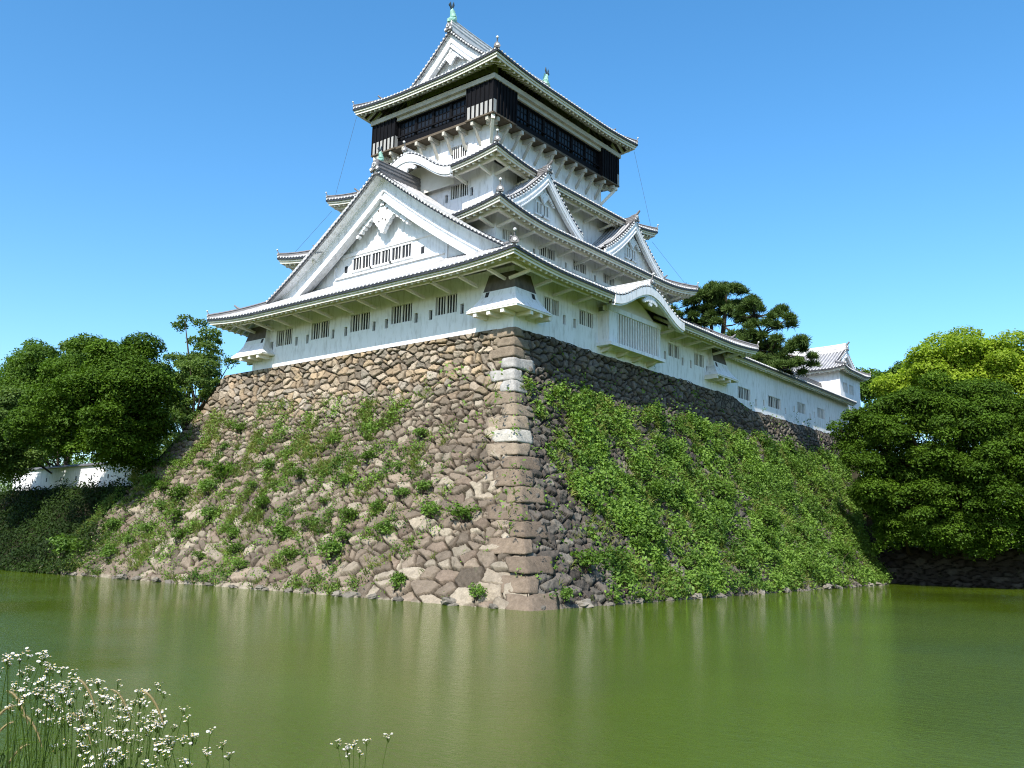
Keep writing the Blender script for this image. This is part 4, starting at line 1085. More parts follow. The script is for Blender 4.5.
# ------------------------------------------------------------------ foliage
def leaf_quads(c, nrm, size, rng, asp=0.55):
    """rhombic leaves at c with normals nrm"""
    n = len(c); r = rng.normal(size=(n, 3)); t = np.cross(nrm, r); t /= np.linalg.norm(t, axis=1, keepdims=True) + 1e-9
    b = np.cross(nrm, t); s = size[:, None]
    V = np.empty((n, 4, 3)); V[:, 0] = c - t*s*.5; V[:, 1] = c + b*s*asp*.5 + nrm*s*.06; V[:, 2] = c + t*s*.5; V[:, 3] = c - b*s*asp*.5 + nrm*s*.06
    return V.reshape(-1, 3)
def unit(v): return v/(np.linalg.norm(v, axis=1, keepdims=True) + 1e-9)
def crown_leaves(blobs, n, size, rng, updens=.35, droop=0.0, jitter=.8):
    B = np.array(blobs, float); area = B[:, 3]*B[:, 4] + B[:, 3]*B[:, 5] + B[:, 4]*B[:, 5]; pr = area/area.sum()
    k = rng.choice(len(B), n, p=pr); d = unit(rng.normal(size=(n, 3))); d[:, 2] = np.where((d[:, 2] < 0) & (rng.random(n) < updens + .35), -d[:, 2]*.7, d[:, 2]); d = unit(d)
    rad = rng.uniform(.55, 1.06, n)**.6
    c = B[k, :3] + d*B[k, 3:6]*rad[:, None] + rng.normal(size=(n, 3))*size*.35
    nr = unit(d*.55 + np.array([0, 0, .55]) + rng.normal(size=(n, 3))*jitter*.6)
    s = size*rng.uniform(.55, 1.25, n)
    bt = rng.random(len(B)); tone = np.clip(.15 + .45*bt[k] + .42*rng.random(n), 0, 1)
    return leaf_quads(c, nr, s, rng), tone
def trunk_mesh(parent, base_pt, top, r, limbs, rng, mat='bark', lean=.4):
    mb = MB(); a = Vector(base_pt); b = Vector(top); pts = []
    for k in range(7):
        t = k/6; pts.append(a.lerp(b, t) + Vector((math.sin(t*5 + a.x)*lean*t, math.cos(t*4 + a.y)*lean*t, 0)))
    mb.tube(pts, [r*(1.25 - .85*k/6) if k else r*1.5 for k in range(7)], 9)
    for (p, t0, lr) in limbs:
        s = pts[min(6, int(t0*6))]; e = Vector(p); m = s.lerp(e, .5) + Vector((rng.uniform(-.5, .5), rng.uniform(-.5, .5), rng.uniform(-.2, .6)))
        mb.tube([s, s.lerp(m, .5), m, m.lerp(e, .5), e], [lr, lr*.85, lr*.65, lr*.45, lr*.2], 6)
    return mb.build('trunk', M[mat], parent, smooth=True)
def puffs(center, radii, n, pr, rng, zmin=-1.0, flat=.7, hollow=.55):
    out = []
    while len(out) < n:
        d = rng.normal(size=3); d /= np.linalg.norm(d)
        if d[2] < zmin: continue
        q = rng.uniform(hollow, 1.0); r = rng.uniform(*pr)
        out.append((*(np.array(center) + d*np.array(radii)*q), r, r, r*flat))
    return out
def tree(name, label, cat, basept, blobs, nleaf, size, mat, seed, trunk_r=.35, top=None, group=None, nlimb=10, jitter=.8, lean=.4):
    rng = np.random.default_rng(seed); r = empty(name, basept, label, cat, group)
    c = np.array(blobs)[:, :3].mean(0); rr = random.Random(seed)
    bl = sorted(blobs, key=lambda b: rr.random())[:nlimb]
    trunk_mesh(r, basept, top or (c[0], c[1], c[2] + .5), trunk_r, [((b[0], b[1], b[2]), rr.uniform(.35, .95), trunk_r*.42) for b in bl], rr, lean=lean)
    V, tone = crown_leaves(blobs, nleaf, size, rng, jitter=jitter)
    link('crown', quads_mesh('crown', V - np.array(basept), nleaf, [M[mat]], tone), r)
    return r
g = np.random.default_rng(101)
def core(center, radii, n=7, q=.55):
    """large inner leaf masses that close the crown"""
    out = []
    for k in range(n):
        d = g.normal(size=3); d /= np.linalg.norm(d); p = np.array(center) + d*np.array(radii)*.38
        out.append((*p, radii[0]*q, radii[1]*q, radii[2]*q))
    return out
c, r = (-39.9, -6.6, 14.7), (7.6, 4.6, 5.3)
bl = puffs(c, r, 80, (1.1, 2.0), g, -.95, .7, .6) + core(c, r)
bl += puffs((-37.2, -6.4, 12.4), (3.6, 3.0, 3.2), 22, (.9, 1.5), g, -.9) + puffs((-42.5, -10.8, 12.6), (4.2, 2.2, 2.8), 22, (.9, 1.5), g, -.9) + puffs((-39.6, -3.6, 10.2), (2.2, 1.4, 2.2), 12, (.8, 1.2), g, -.9) + puffs((-36.6, -4.2, 13.5), (2.2, 2.0, 2.6), 14, (.8, 1.4), g, -.9) + puffs((-39.0, -5.2, 10.8), (2.6, 1.8, 1.8), 12, (.8, 1.3), g, -.9)
tree('evergreen_tree', 'dense dark evergreen tree with a domed crown overhanging the left corner of the stone base', 'tree', (-43.5, -1.1, 7.2), bl, 210000, .27, 'leaf_dark', 1, .45, top=(-43, -1.6, 13), lean=.1)
c, r = (-78, 3.0, 18.0), (10.5, 5, 9.0)
bl = puffs(c, r, 60, (1.3, 2.3), g, -.95) + core(c, r)
tree('broadleaf_tree', 'mid-green leafy tree at the left edge beside the dark evergreen', 'tree', (-78, 3.5, 7.5), bl, 90000, .36, 'leaf_mid', 2, .4)
c, r = (-94, 14.0, 21.5), (14, 6, 10.0)
bl = puffs(c, r, 60, (1.6, 2.8), g, -.6, .7, .4)
tree('broadleaf_tree', 'hazy blue-green loose tree rising behind at the far left edge', 'tree', (-92, 15, 7.5), bl, 60000, .46, 'leaf_blue', 3, .45, nlimb=16)
bl = puffs((-50.2, 7.5, 18.2), (7.0, 3.8, 9.0), 90, (.7, 1.4), g, -.9, .6, .25)
tree('cherry_tree', 'thin-leaved airy tree between the dark evergreen and the keep wall', 'tree', (-50, 8, 7.5), bl, 36000, .32, 'leaf_blue', 4, .35, nlimb=30, jitter=1.1)
c, r = (-57.5, -8.0, 11.8), (6.0, 3.6, 5.0)
bl = puffs(c, r, 34, (1.0, 1.8), g, -.9) + core(c, r, 4)
tree('broadleaf_tree', 'shadowed green tree low on the left bank above the water', 'tree', (-60, -0.9, 7.0), bl, 60000, .30, 'leaf_blue', 5, .2, top=(-60, -1.3, 13), lean=.1)
# right side
pads = []
for (x, y, z, r, f) in ((6.2, 43, 13.9, 2.6, .55), (8.6, 43, 15.9, 2.9, .55), (11.5, 43, 17.6, 3.3, .55), (15, 43.5, 18.6, 3.5, .55), (18.5, 44.5, 17.9, 3.5, .55), (22.5, 46, 16.9, 3.4, .55), (26, 47, 16, 3.6, .6), (8.6, 42, 12.4, 2.7, .55), (12.2, 41.5, 14.6, 3.0, .55), (16, 42, 15.2, 3.2, .55), (20, 43, 14.6, 3.2, .55), (24.5, 44, 13.6, 3.2, .55),
                        (7.4, 42.5, 9.9, 2.4, .65), (10.2, 42, 10.2, 2.5, .65), (14.4, 41.5, 11.6, 2.8, .55), (18.4, 42, 11.4, 3.0, .55), (22.5, 43.5, 11.6, 3.2, .6), (12.4, 42, 7.6, 2.4, .6), (16.4, 42, 8.0, 2.6, .6), (20.4, 43, 8.6, 2.8, .6), (24.4, 44, 8.8, 3.2, .6), (15, 42.6, 5.6, 2.0, .5), (9.8, 43.5, 7.4, 1.8, .6)):
    for k in range(7):
        a = g.uniform(0, 6.28); q = g.uniform(.15, .8)*r; rr = r*g.uniform(.32, .52)
        pads.append((x + q*math.cos(a), y + q*math.sin(a)*.8, z + g.uniform(-1.7, 1.3) - .1*q, rr, rr, rr*f*1.4))
for x, y, z, r in ((9, 46, 13, 3.6), (13, 47, 14.5, 4.6), (18, 48, 14.4, 4.8), (23, 48, 13, 4.6), (10, 47, 9, 3.4), (15, 48, 9.5, 4.2), (20, 48.5, 9.2, 4.2), (26, 49, 10.5, 4.4), (12, 49, 6.4, 2.8), (17, 49.5, 6.6, 2.8), (22, 50, 6.8, 2.8), (28, 50, 7, 3.2)): pads.append((x, y, z, r, r*.8, r*.85))
for x, y, z, r in ((11, 44.5, 5.6, 1.9), (13.5, 44, 5.0, 2.0), (16.5, 44.5, 5.2, 2.1), (19.5, 45, 5.4, 2.2), (23, 45.5, 5.6, 2.3), (26, 46, 6, 2.4), (10, 45.5, 4.4, 1.5), (14.6, 46, 4.2, 1.8), (18, 46.5, 4.2, 1.8), (21.6, 47, 4.4, 1.8), (12, 45, 11.5, 3), (17, 45.5, 12.5, 3.2), (21.5, 46, 12.5, 3.2), (14.5, 45, 9, 2.8), (19.5, 46, 9.4, 2.8), (8.6, 45, 14.5, 2.4), (25.5, 47, 13.6, 3.2)):
    pads.append((x, y, z, r, r*.9, r*.8))
    for k in range(4): pads.append((x + g.uniform(-1, 1)*r*.8, y - g.uniform(.2, .8)*r, z + g.uniform(-.7, .7)*r, r*.42, r*.42, r*.34))
pads = [(p[0] + max(0, (9.5 - p[0])*.42), p[1], p[2] - (1.1 if p[2] > 16.4 else 0), *p[3:]) for p in pads]
tree('spreading_tree', 'broad dark green tree with layered spreading boughs over the right end of the moat', 'tree', (15.5, 48.5, 3.5), pads, 330000, .26, 'leaf_dark', 6, .55, top=(15, 46, 13), nlimb=26)
c, r = (14.4, 60, 20.8), (9.0, 4.5, 5.8)
bl = puffs(c, r, 60, (1.3, 2.3), g, -.7) + core(c, r)
tree('camphor_tree', 'bright yellow-green tree rising behind the broad dark tree', 'tree', (15.5, 61, 3.5), bl, 90000, .36, 'leaf_bright', 7, .5)
c, r = (28, 60, 18.6), (7.5, 4.5, 6.6)
bl = puffs(c, r, 44, (1.3, 2.3), g, -.7) + core(c, r)
tree('camphor_tree', 'bright green tree cut off by the right edge behind the dark tree', 'tree', (28, 61, 3.5), bl, 50000, .38, 'leaf_bright', 8, .5)
c, r = (10, 56.5, 7.5), (8, 3, 5.5)
bl = puffs(c, r, 30, (1.3, 2.2), g, -.9) + core(c, r)
tree('understorey_tree', 'dark leafy mass under the bright tree, seen through the boughs of the broad dark tree', 'tree', (10, 59, 3.5), bl, 30000, .4, 'leaf_dark', 14, .3)
c, r = (26, 56.5, 7.5), (10, 3, 5.5)
bl = puffs(c, r, 34, (1.3, 2.2), g, -.9) + core(c, r)
tree('understorey_tree', 'dark leafy mass at the right edge behind the shaded embankment', 'tree', (25, 59, 3.5), bl, 34000, .4, 'leaf_dark', 15, .3)
bl = puffs((-5.0, 97, 27.5), (7, 4, 3.6), 30, (1.2, 2.0), g, -.5)
tree('distant_tree', 'distant dark green treetop beyond the corner turret roof', 'tree', (-5, 98, 12), bl, 22000, .5, 'leaf_mid', 9, .4)
bl = puffs((5, 97, 24.5), (7, 4, 6.0), 34, (1.3, 2.2), g, -.9) + core((5, 97, 24), (7, 4, 6))
tree('distant_tree', 'distant yellow-green treetop between the turret and the bright tree', 'tree', (5, 98, 10), bl, 30000, .5, 'leaf_bright', 10, .4)
def treeline(name, x0, x1, y, z0, zf, n, mat, label, seed):
    rng = np.random.default_rng(seed); x = rng.uniform(x0, x1, n); top = zf(x); h = rng.random(n)**.7
    d = (fbm(x*.25, h*4, seed) - .5)*5
    c = np.stack([x, y + d + rng.normal(size=n)*.8, z0 + (top - z0)*h], 1)
    V = leaf_quads(c, unit(np.array([0, -.6, .5]) + rng.normal(size=(n, 3))*.6), .75*rng.uniform(.6, 1.2, n), rng)
    o = link(name, quads_mesh(name, V, n, [M[mat]], np.clip(fbm(x*.4, h*7, seed + 3)*1.4 - .3 + .3*rng.random(n), 0, 1))); tag(o, label, 'woodland', kind='stuff')
treeline('treeline', -8, 150, 88, 2, lambda x: 15 + 5*fbm(x*.12, x*0, 4), 40000, 'leaf_dark', 'dark wooded background closing the gaps behind the right-hand trees', 51)
treeline('treeline', -330, -70, 62, 6, lambda x: 19 + 7*fbm(x*.08, x*0, 7), 40000, 'leaf_mid', 'wooded background closing the gaps behind the left-hand trees', 52)
# shrubs filling the shaded foot of the right trees
bl = puffs((10.5, 47.5, 5.4), (3.2, 2.0, 2.4), 20, (.7, 1.2), g, -.3)
tree('shrub', 'shadowed green shrub at the foot of the broad dark tree beside the base', 'shrub', (10.5, 49.5, 3), bl, 9000, .26, 'leaf_mid', 12, .12)
bl = puffs((22, 50.5, 5.0), (5.5, 1.6, 1.7), 22, (.6, 1.1), g, -.3)
tree('shrub', 'low light green shrub on top of the shaded embankment at the right edge', 'shrub', (22, 52, 3.4), bl, 9000, .24, 'leaf_mid', 13, .12)
def pine():
    rng = np.random.default_rng(31); bp = (-6.2, 44.3, 16.4)
    r = empty('pine_tree', bp, 'dark Japanese pine with cloud-like needle pads behind the end of the keep', 'pine tree')
    P = [(-8.7, 31.6), (-6.0, 32.0), (-3.3, 30.0), (-9.9, 30.2), (-7.2, 29.6), (-4.5, 28.4), (-1.7, 28.8), (0, 27.4), (-8.7, 28.1), (-2.9, 26.7), (-.7, 25.5), (1.5, 24.0), (2.4, 24.5), (.3, 23.0), (-1.3, 22.6), (1.4, 22.4), (-6.3, 30.2), (-4.0, 25.8), (-2.6, 24.7), (-10.2, 29.2), (-5.2, 31.2), (-7.6, 31.0), (-4.6, 30.8), (-2.2, 23.3)]
    bl = []
    for x, z in P:
        for k in range(8):
            q = rng.uniform(.3, .66); bl.append((x + rng.uniform(-1.7, 1.7), 44 + rng.uniform(-2.4, 2.4), z - .75 + rng.uniform(-.7, .5), q, q, q*.62))
    mb = MB()
    t1 = [(-6.2, 44.3, 16.3), (-6.4, 44.2, 20), (-6.25, 44, 24), (-5.9, 44, 27), (-5.5, 44, 29.5), (-5.6, 44, 31)]
    t2 = [(-6.3, 44.2, 21.5), (-7.0, 44.1, 24), (-7.3, 44, 26.5), (-7.5, 44, 28.8), (-8.4, 44, 30.6)]
    t3 = [(-6.2, 44.3, 18), (-3.2, 44.2, 19.6), (-1.0, 44, 21.6), (-.6, 44, 23.6), (-1.6, 44, 25.6), (-2.3, 44, 27.6)]
    mb.tube(t1, [.42, .36, .30, .25, .17, .08], 8); mb.tube(t2, [.28, .24, .2, .16, .07], 7); mb.tube(t3, [.3, .25, .2, .17, .12, .06], 7)
    allp = [Vector(p) for p in t1[2:] + t2[2:] + t3[2:]]
    for b in bl[::2]:
        e = Vector(b[:3]); s = min(allp, key=lambda p: (p - e).length); mb.tube([s, s.lerp(e, .5) + Vector((0, 0, -.15)), e], [.10, .07, .03], 5)
    mb.build('trunk', M['bark'], r, smooth=True)
    B = np.array(bl); n = 7000; k = rng.integers(0, len(B), n); d = unit(rng.normal(size=(n, 3))); d[:, 2] = np.abs(d[:, 2])*.9 - .15
    c = B[k, :3] + d*B[k, 3:6]*rng.uniform(.4, 1.0, n)[:, None]
    m = 11; cc = np.repeat(c, m, 0); N = n*m
    dr = unit(np.repeat(d, m, 0)*.5 + np.array([0, 0, .55]) + rng.normal(size=(N, 3))*.65); L = rng.uniform(.34, .72, N)[:, None]
    sd = unit(np.cross(dr, rng.normal(size=(N, 3))))*.034
    V = np.empty((N, 4, 3)); V[:, 0] = cc - sd; V[:, 1] = cc + sd; V[:, 2] = cc + dr*L + sd*.6; V[:, 3] = cc + dr*L - sd*.6
    bt = rng.random(len(B)); tone = np.clip(.1 + .5*np.repeat(bt[k], m) + .4*rng.random(N), 0, 1)
    link('crown', quads_mesh('crown', V.reshape(-1, 3) - np.array(bp), N, [M['needle']], tone), r)
pine()

# ---- growth on the stone faces
def face_pt(side, a, z):
    o = bat(z)
    if side == 'L': return np.stack([a, -BY*o, z], 1)
    return np.stack([BX*o, a, z], 1)
def face_n(side, z):
    sl = 1.6*(BY if side == 'L' else BX)/HS*np.clip((HS - z)/HS, 0.02, 1)**.6; q = np.hypot(1, sl)
    return np.stack([z*0, -1/q, sl/q], 1) if side == 'L' else np.stack([1/q, z*0, sl/q], 1)
def cover(name, side, n, mask, per, size, rng, label, height, mat='cover'):
    A, Zs = [], []
    while sum(len(q) for q in A) < n:
        m = 20000; z = rng.uniform(0.05, HS - .3, m)
        a = rng.uniform(-42, 9, m) if side == 'L' else rng.uniform(-9, 66, m)
        pr = mask(a, z); k = rng.random(m) < pr; A.append(a[k]); Zs.append(z[k])
    a = np.concatenate(A)[:n]; z = np.concatenate(Zs)[:n]
    P = face_pt(side, a, z); Nn = face_n(side, z); v = arc_v(z)
    hh = height*(.12 + 5.5*np.clip(fbm(a*.7, v*.7, 61) - .44, 0, 1) + 1.2*np.clip(fbm(a*.25, v*.25, 62) - .4, 0, 1) + .45*rng.random(n))
    c = np.repeat(P, per, 0); nn = np.repeat(Nn, per, 0); N = n*per
    up = unit(nn*.6 + np.array([0, 0, .7])); lift = rng.uniform(.1, 1, N)*np.repeat(hh, per)
    c = c + up*lift[:, None] + rng.normal(size=(N, 3))*(.13 + .12*np.repeat(hh, per)[:, None])
    nr = unit(up*.8 + rng.normal(size=(N, 3))*.55); s = size*rng.uniform(.5, 1.3, N)
    pt = fbm(a*.4 + 9, v*.4, 77); tone = np.clip(np.repeat(pt*1.5 - .45, per) + .5*rng.random(N) + .1, 0, 1)
    o0 = np.array([0, 0, 0.])
    o = link(name, quads_mesh(name, leaf_quads(c, nr, s, rng, .6), N, [M[mat]], tone)); tag(o, label, 'weeds', kind='stuff')
def mask_R(a, z):
    v = arc_v(z); edge = np.interp(z, [0, 2.3, 4.7, 8, 11.2, 13.6, 17], [-2.2, -1.6, -.4, .6, .5, .9, 1.8]) + (fbm(z*.7, z*0 + 2, 4) - .5)*4
    top = np.where(a < 30, 13.9, 13.9 - (a - 30)*.0) + (fbm(a*.35, a*0, 9) - .5)*1.6
    right = np.interp(z, RIGHT_Z, RIGHT_Y) - .3
    bare = np.clip((fbm(a*.32 + z*.12, v*.22 - a*.10, 15) - .26)*7 + .3, .12, 1)*np.clip((fbm(a*1.0 + 7, v*1.0, 91) - .43)*7, .06, 1)
    ramp_ = np.clip((a - edge)/5, .0, 1); ramp_ = .5 + .5*ramp_
    up = np.clip((top - z)/.8, 0, 1) + .012
    return np.where((a > edge) & (a < right), bare*ramp_*np.minimum(up, 1), .01*(a > -8)*(z < 14))
cover('ground_cover', 'R', 23000, mask_R, 7, .245, np.random.default_rng(5), 'bright green leafy ground cover spread over the sunlit right slope of the base', .42)
def grass_on(name, side, n, mask, rng, label):
    A, Zs = [], []
    while sum(len(q) for q in A) < n:
        m = 20000; z = rng.uniform(0.05, HS - 3, m); a = rng.uniform(-42, 5, m) if side == 'L' else rng.uniform(-9, 66, m)
        k = rng.random(m) < mask(a, z)*np.clip((fbm(a*.5 + 3, z*.5, 44) - .42)*6, .05, 1); A.append(a[k]); Zs.append(z[k])
    a = np.concatenate(A)[:n]; z = np.concatenate(Zs)[:n]; per = 7; N = n*per
    c = np.repeat(face_pt(side, a, z), per, 0) + rng.normal(size=(N, 3))*.09; up = unit(np.repeat(face_n(side, z), per, 0)*.7 + np.array([0, 0, .5]) + rng.normal(size=(N, 3))*.42)
    L = rng.uniform(.25, .65, N)[:, None]; w = unit(np.cross(up, rng.normal(size=(N, 3))))*.020; bend = np.array([0, 0, -.22])*L
    V = np.empty((N, 2, 4, 3)); mid = c + up*L*.6; tip = c + up*L + bend
    V[:, 0, 0] = c - w; V[:, 0, 1] = c + w; V[:, 0, 2] = mid + w*.9; V[:, 0, 3] = mid - w*.9; V[:, 1, 0] = mid - w*.9; V[:, 1, 1] = mid + w*.9; V[:, 1, 2] = tip + w*.1; V[:, 1, 3] = tip - w*.1
    o = link(name, quads_mesh(name, V.reshape(-1, 3), N*2, [M['tuft']], np.repeat(np.clip(np.repeat(fbm(a*.3, z*.3, 5)*1.6 - .5, per) + .4*rng.random(N), 0, 1), 2))); tag(o, label, 'grass', kind='stuff')
M['tuft'] = make_leaf('rough_grass', (0.075, 0.12, 0.02), (0.26, 0.27, 0.08), 0.3, 0.15, 0.6)
grass_on('grass_tufts', 'R', 6500, mask_R, np.random.default_rng(15), 'rough yellow-green grass tufts mixed into the growth on the right slope')
def mask_L(a, z):
    v = arc_v(z)
    r = np.clip((fbm(a*.95 + 4, v*.95 + a*.3, 33) - .51)*7, 0, 1) + .05
    lim = np.interp(z, [0, 6, 12, 17], [1, 1, -3, -8])
    f = np.clip((lim - a)/9, 0, 1)*np.clip((14.4 - z)/3, 0, 1)*np.where(a < -26, .75, 1)
    return r*f + .004*(z < 13)
cover('weeds', 'L', 7000, mask_L, 7, .165, np.random.default_rng(8), 'patches of green weeds growing between the stones of the left face', .24)
grass_on('grass_tufts', 'L', 2600, mask_L, np.random.default_rng(16), 'thin grass tufts growing between the stones of the left face')
shrub_meshes = []
for k in range(6):
    rng = np.random.default_rng(200 + k)
    bl = [(rng.uniform(-.5, .5), rng.uniform(-.45, .45), rng.uniform(.15, .75), *(lambda q: (q, q, q*.8))(rng.uniform(.25, .45))) for _ in range(9)]
    V, tone = crown_leaves(bl, 520, .19, rng, jitter=1.0); sm = MB()
    for b in bl: sm.tube([(0, 0, -.25), (b[0]*.5, b[1]*.5, b[2]*.4), b[:3]], [.035, .025, .012], 4)
    shrub_meshes.append((quads_mesh('foliage', V, 520, [M['leaf_mid' if k % 3 == 0 else 'cover']], tone), sm))
stem_me = []
for k, (_, sm) in enumerate(shrub_meshes):
    me = bpy.data.meshes.new('stems'); me.from_pydata(sm.v, [], sm.f); me.materials.append(M['bark']); stem_me.append(me)
def shrub(p, s, k, rz, label, group):
    r = empty('wall_shrub', p, label, 'shrub', group); r.scale = (s, s, s*.95); r.rotation_euler = (0, 0, rz)
    for nm, me in (('foliage', shrub_meshes[k % 6][0]), ('stems', stem_me[k % 6])):
        o = bpy.data.objects.new(nm, me); COL.objects.link(o); o.parent = r
LS = [(-11.6, 5.4, 1.1), (-1.2, 4.5, 1.2), (-.5, .5, 1.3), (-27.4, 11.7, .8), (-28.2, 10.2, .8), (-29.3, 8.6, 1.2), (-25.9, 7.6, 1.5), (-26.6, 6.6, 1.4), (-20.7, 6.7, 1.0), (-30, 6.0, 1.4), (-31.6, 5.2, 1.2), (-34.5, 9.2, .9), (-16, 7.3, 1.0), (-11.4, 3.8, 1.3),
      (-13.4, 2.8, 1.1), (-8.1, 4.4, 1.0), (-4.1, 3.5, 1.4), (-5.6, 9.8, .7), (-11.3, 1.8, 1.0), (-15.6, 1.1, 1.3), (-7.5, 1.9, 1.2), (-25.6, 2.9, 1.3), (-32, 2.4, 1.4), (-40.4, 1.2, 2.1), (-38.6, 1.6, 1.8), (-20.4, 8.2, .9), (-35.3, 6.9, 1.6), (-33.4, 6.8, 1.4), (-23.7, 4.4, 1.1), (-4.6, 5.7, .9), (-10.7, 10, .7), (-14.3, 9.9, .8),
      (-19.4, 3, 1.2), (-21, 1.6, 1.1), (-33, 1.3, 1.3), (-7.1, 2.9, 1.1), (-28, 4.2, 1.2), (-6.2, 7.7, .7), (-36.4, 3.6, 1.4), (-9.6, 8.4, .9), (-10.8, 6.8, .9), (-22.4, 9.6, .8), (-18.2, 5.2, 1.0), (-30.6, 3.4, 1.2), (-12.0, 11.6, .7), (-17.3, 2.0, 1.0), (-6.0, 5.0, 1.0), (-2.9, 6.0, .8)]
def put(side, a, z, s, k, label, group):
    p = face_pt(side, np.array([a]), np.array([z]))[0]; n = face_n(side, np.array([z]))[0]; p = p + n*.05
    shrub(tuple(p), s, k, k*1.7, label, group)
put('L', 1.76, 4.24, 1.15, 0, 'lone round green shrub on bare stones just left of the base corner', None)
put('L', 5.6, .35, .8, 1, 'small weed tuft at the waterline close left of the base corner', None)
for k, (a, z, s) in enumerate(LS): put('L', a, z, s*(.55 + .6*((k*7) % 11)/11), k, 'green shrub rooted among the stones of the left face of the base', 'shrubs on the left stone face')
RS = [(-2.9, 1.8, 1.2), (17.3, 9, 1.5), (6.1, 3.2, 1.4), (21.5, 6.9, 1.8), (21.3, 2.3, 1.5), (32.8, 4, 1.6), (39, 2.3, 1.7), (8.5, .6, 1.4), (10.5, 11.4, 1.0), (9.9, 6.3, 1.4), (32.3, 12.9, 1.2), (44, 9.2, 1.4), (41.8, 10.8, 1.2), (46.5, 2.2, 1.6), (-.2, .7, .9), (27, 4.6, 2.0), (15, 4.4, 1.6), (13.6, 6.4, 1.5), (24.5, 3.4, 1.7), (29, 8.4, 1.3), (36, 7, 1.4), (44, 5, 1.6), (16.5, 1.4, 1.5), (34, 1.3, 1.5), (28, 1.2, 1.4)]
put('R', -6.7, .3, .7, 2, 'little green tuft at the waterline close right of the base corner', None)
put('R', -2.9, 1.8, 1.2, 3, 'isolated shrub near the water on bare brown stones right of the corner', None)
_g = random.Random(4)
RS += [(_g.uniform(2, 46), _g.uniform(.8, 12.6), _g.uniform(.55, 1.25)) for _ in range(46)]
for k, (a, z, s) in enumerate(RS[1:]): put('R', a, z, s*.9, k + 1, 'bushy green clump swelling out of the ground cover on the right slope', 'clumps on the right slope')
# loose stones along the waterline
def rocks():
    rng = random.Random(9); protos = []
    for k in range(4):
        mb = MB(); vs, fs = [], []; R, S = 6, 9
        for i in range(R + 1):
            a = -PI/2 + PI*i/R
            for j in range(S):
                b = 2*PI*j/S; q = 1 + .22*math.sin(3*b + k + i) + .12*math.cos(5*b - i*k); vs.append((math.cos(a)*math.cos(b)*q, math.cos(a)*math.sin(b)*q, math.sin(a)*.6*q))
        for i in range(R):
            for j in range(S): fs.append((i*S + j, i*S + (j + 1) % S, (i + 1)*S + (j + 1) % S, (i + 1)*S + j))
        me = bpy.data.meshes.new('waterline_stone'); me.from_pydata(vs, [], fs); me.materials.append(M['stone'])
        a = me.attributes.new('stone_tone', 'FLOAT_COLOR', 'POINT'); t = rng.uniform(.14, .24)
        a.data.foreach_set('color', np.tile(np.array([t, t*.92, t*.78, 1], np.float32), len(vs))); protos.append(me)
    for k in range(46):
        left = k < 26
        o = bpy.data.objects.new('waterline_stone', protos[k % 4]); COL.objects.link(o)
        if left: o.location = (-42 + 50*(k + rng.random())/26, -BY - .15 + rng.uniform(-.15, .2), rng.uniform(-.02, .12))
        else: o.location = (BX + .15 + rng.uniform(-.2, .15), -9 + 56*(k - 26 + rng.random())/20, rng.uniform(-.02, .12))
        s = rng.uniform(.16, .42); o.scale = (s*rng.uniform(.8, 1.5), s*rng.uniform(.8, 1.5), s); o.rotation_euler = (rng.uniform(-.3, .3), rng.uniform(-.3, .3), rng.uniform(0, 6))
        tag(o, 'pale bleached stone at the waterline below the left stone face' if left else 'pale bleached stone at the waterline below the green right slope', 'stone', 'waterline stones, left face' if left else 'waterline stones, right slope')
rocks()
# left bank leaves; its deep shade is put into their dark colour
M['shade_leaf'] = make_leaf('shade_dark_leaf', (0.008, 0.018, 0.004), (0.035, 0.065, 0.010), 0.15, 0.1, 0.6)
def left_bank_leaves():
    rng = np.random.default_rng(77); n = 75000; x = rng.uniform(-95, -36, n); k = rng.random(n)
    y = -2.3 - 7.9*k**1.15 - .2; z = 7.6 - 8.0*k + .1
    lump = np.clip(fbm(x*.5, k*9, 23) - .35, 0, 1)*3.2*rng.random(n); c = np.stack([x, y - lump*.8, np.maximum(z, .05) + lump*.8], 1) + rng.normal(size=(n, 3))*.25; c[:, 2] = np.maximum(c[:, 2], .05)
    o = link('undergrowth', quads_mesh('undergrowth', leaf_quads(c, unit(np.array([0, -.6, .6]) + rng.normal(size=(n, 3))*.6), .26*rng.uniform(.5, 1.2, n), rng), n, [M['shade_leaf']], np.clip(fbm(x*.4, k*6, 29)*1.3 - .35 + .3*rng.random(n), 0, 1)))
    tag(o, 'undergrowth with shade put into its leaf colour, covering the bank left of the stone base', 'undergrowth', kind='stuff')
left_bank_leaves()

# ------------------------------------------------------------------ near bank and its flowers
def gz(x, y):
    """height of the near bank"""
    d = (x - CAM.x)*(-.63) + (y - CAM.y)*.78      # distance ahead of the camera
    l = (x - CAM.x)*.78 + (y - CAM.y)*.63         # to the right
    z = 1.5 - .12*np.maximum(d - 1, 0) - .55*np.maximum(d - 3.6, 0)
    return z + .62*np.exp(-(((d - 3.7)/.75)**2 + ((l + 2.45)/.5)**2)) - 0.0
def near_bank():
    nu, nv = 90, 110
    d = np.linspace(-8, 7.5, nu); l = np.linspace(-16, 16, nv); D, L = np.meshgrid(d, l, indexing='ij'); D, L = D.ravel(), L.ravel()
    X = CAM.x - .63*D + .78*L; Yy = CAM.y + .78*D + .63*L
    P = np.stack([X, Yy, gz(X, Yy) + (fbm(X*2, Yy*2, 3) - .5)*.14], 1)
    o = link('bank', grid_mesh('bank', P, nu, nv, [plain('dry_bank_soil', (.08, .06, .035), (.17, .13, .08), 5, .95, .1, 20, .6)])); tag(o, kind='structure')
near_bank()
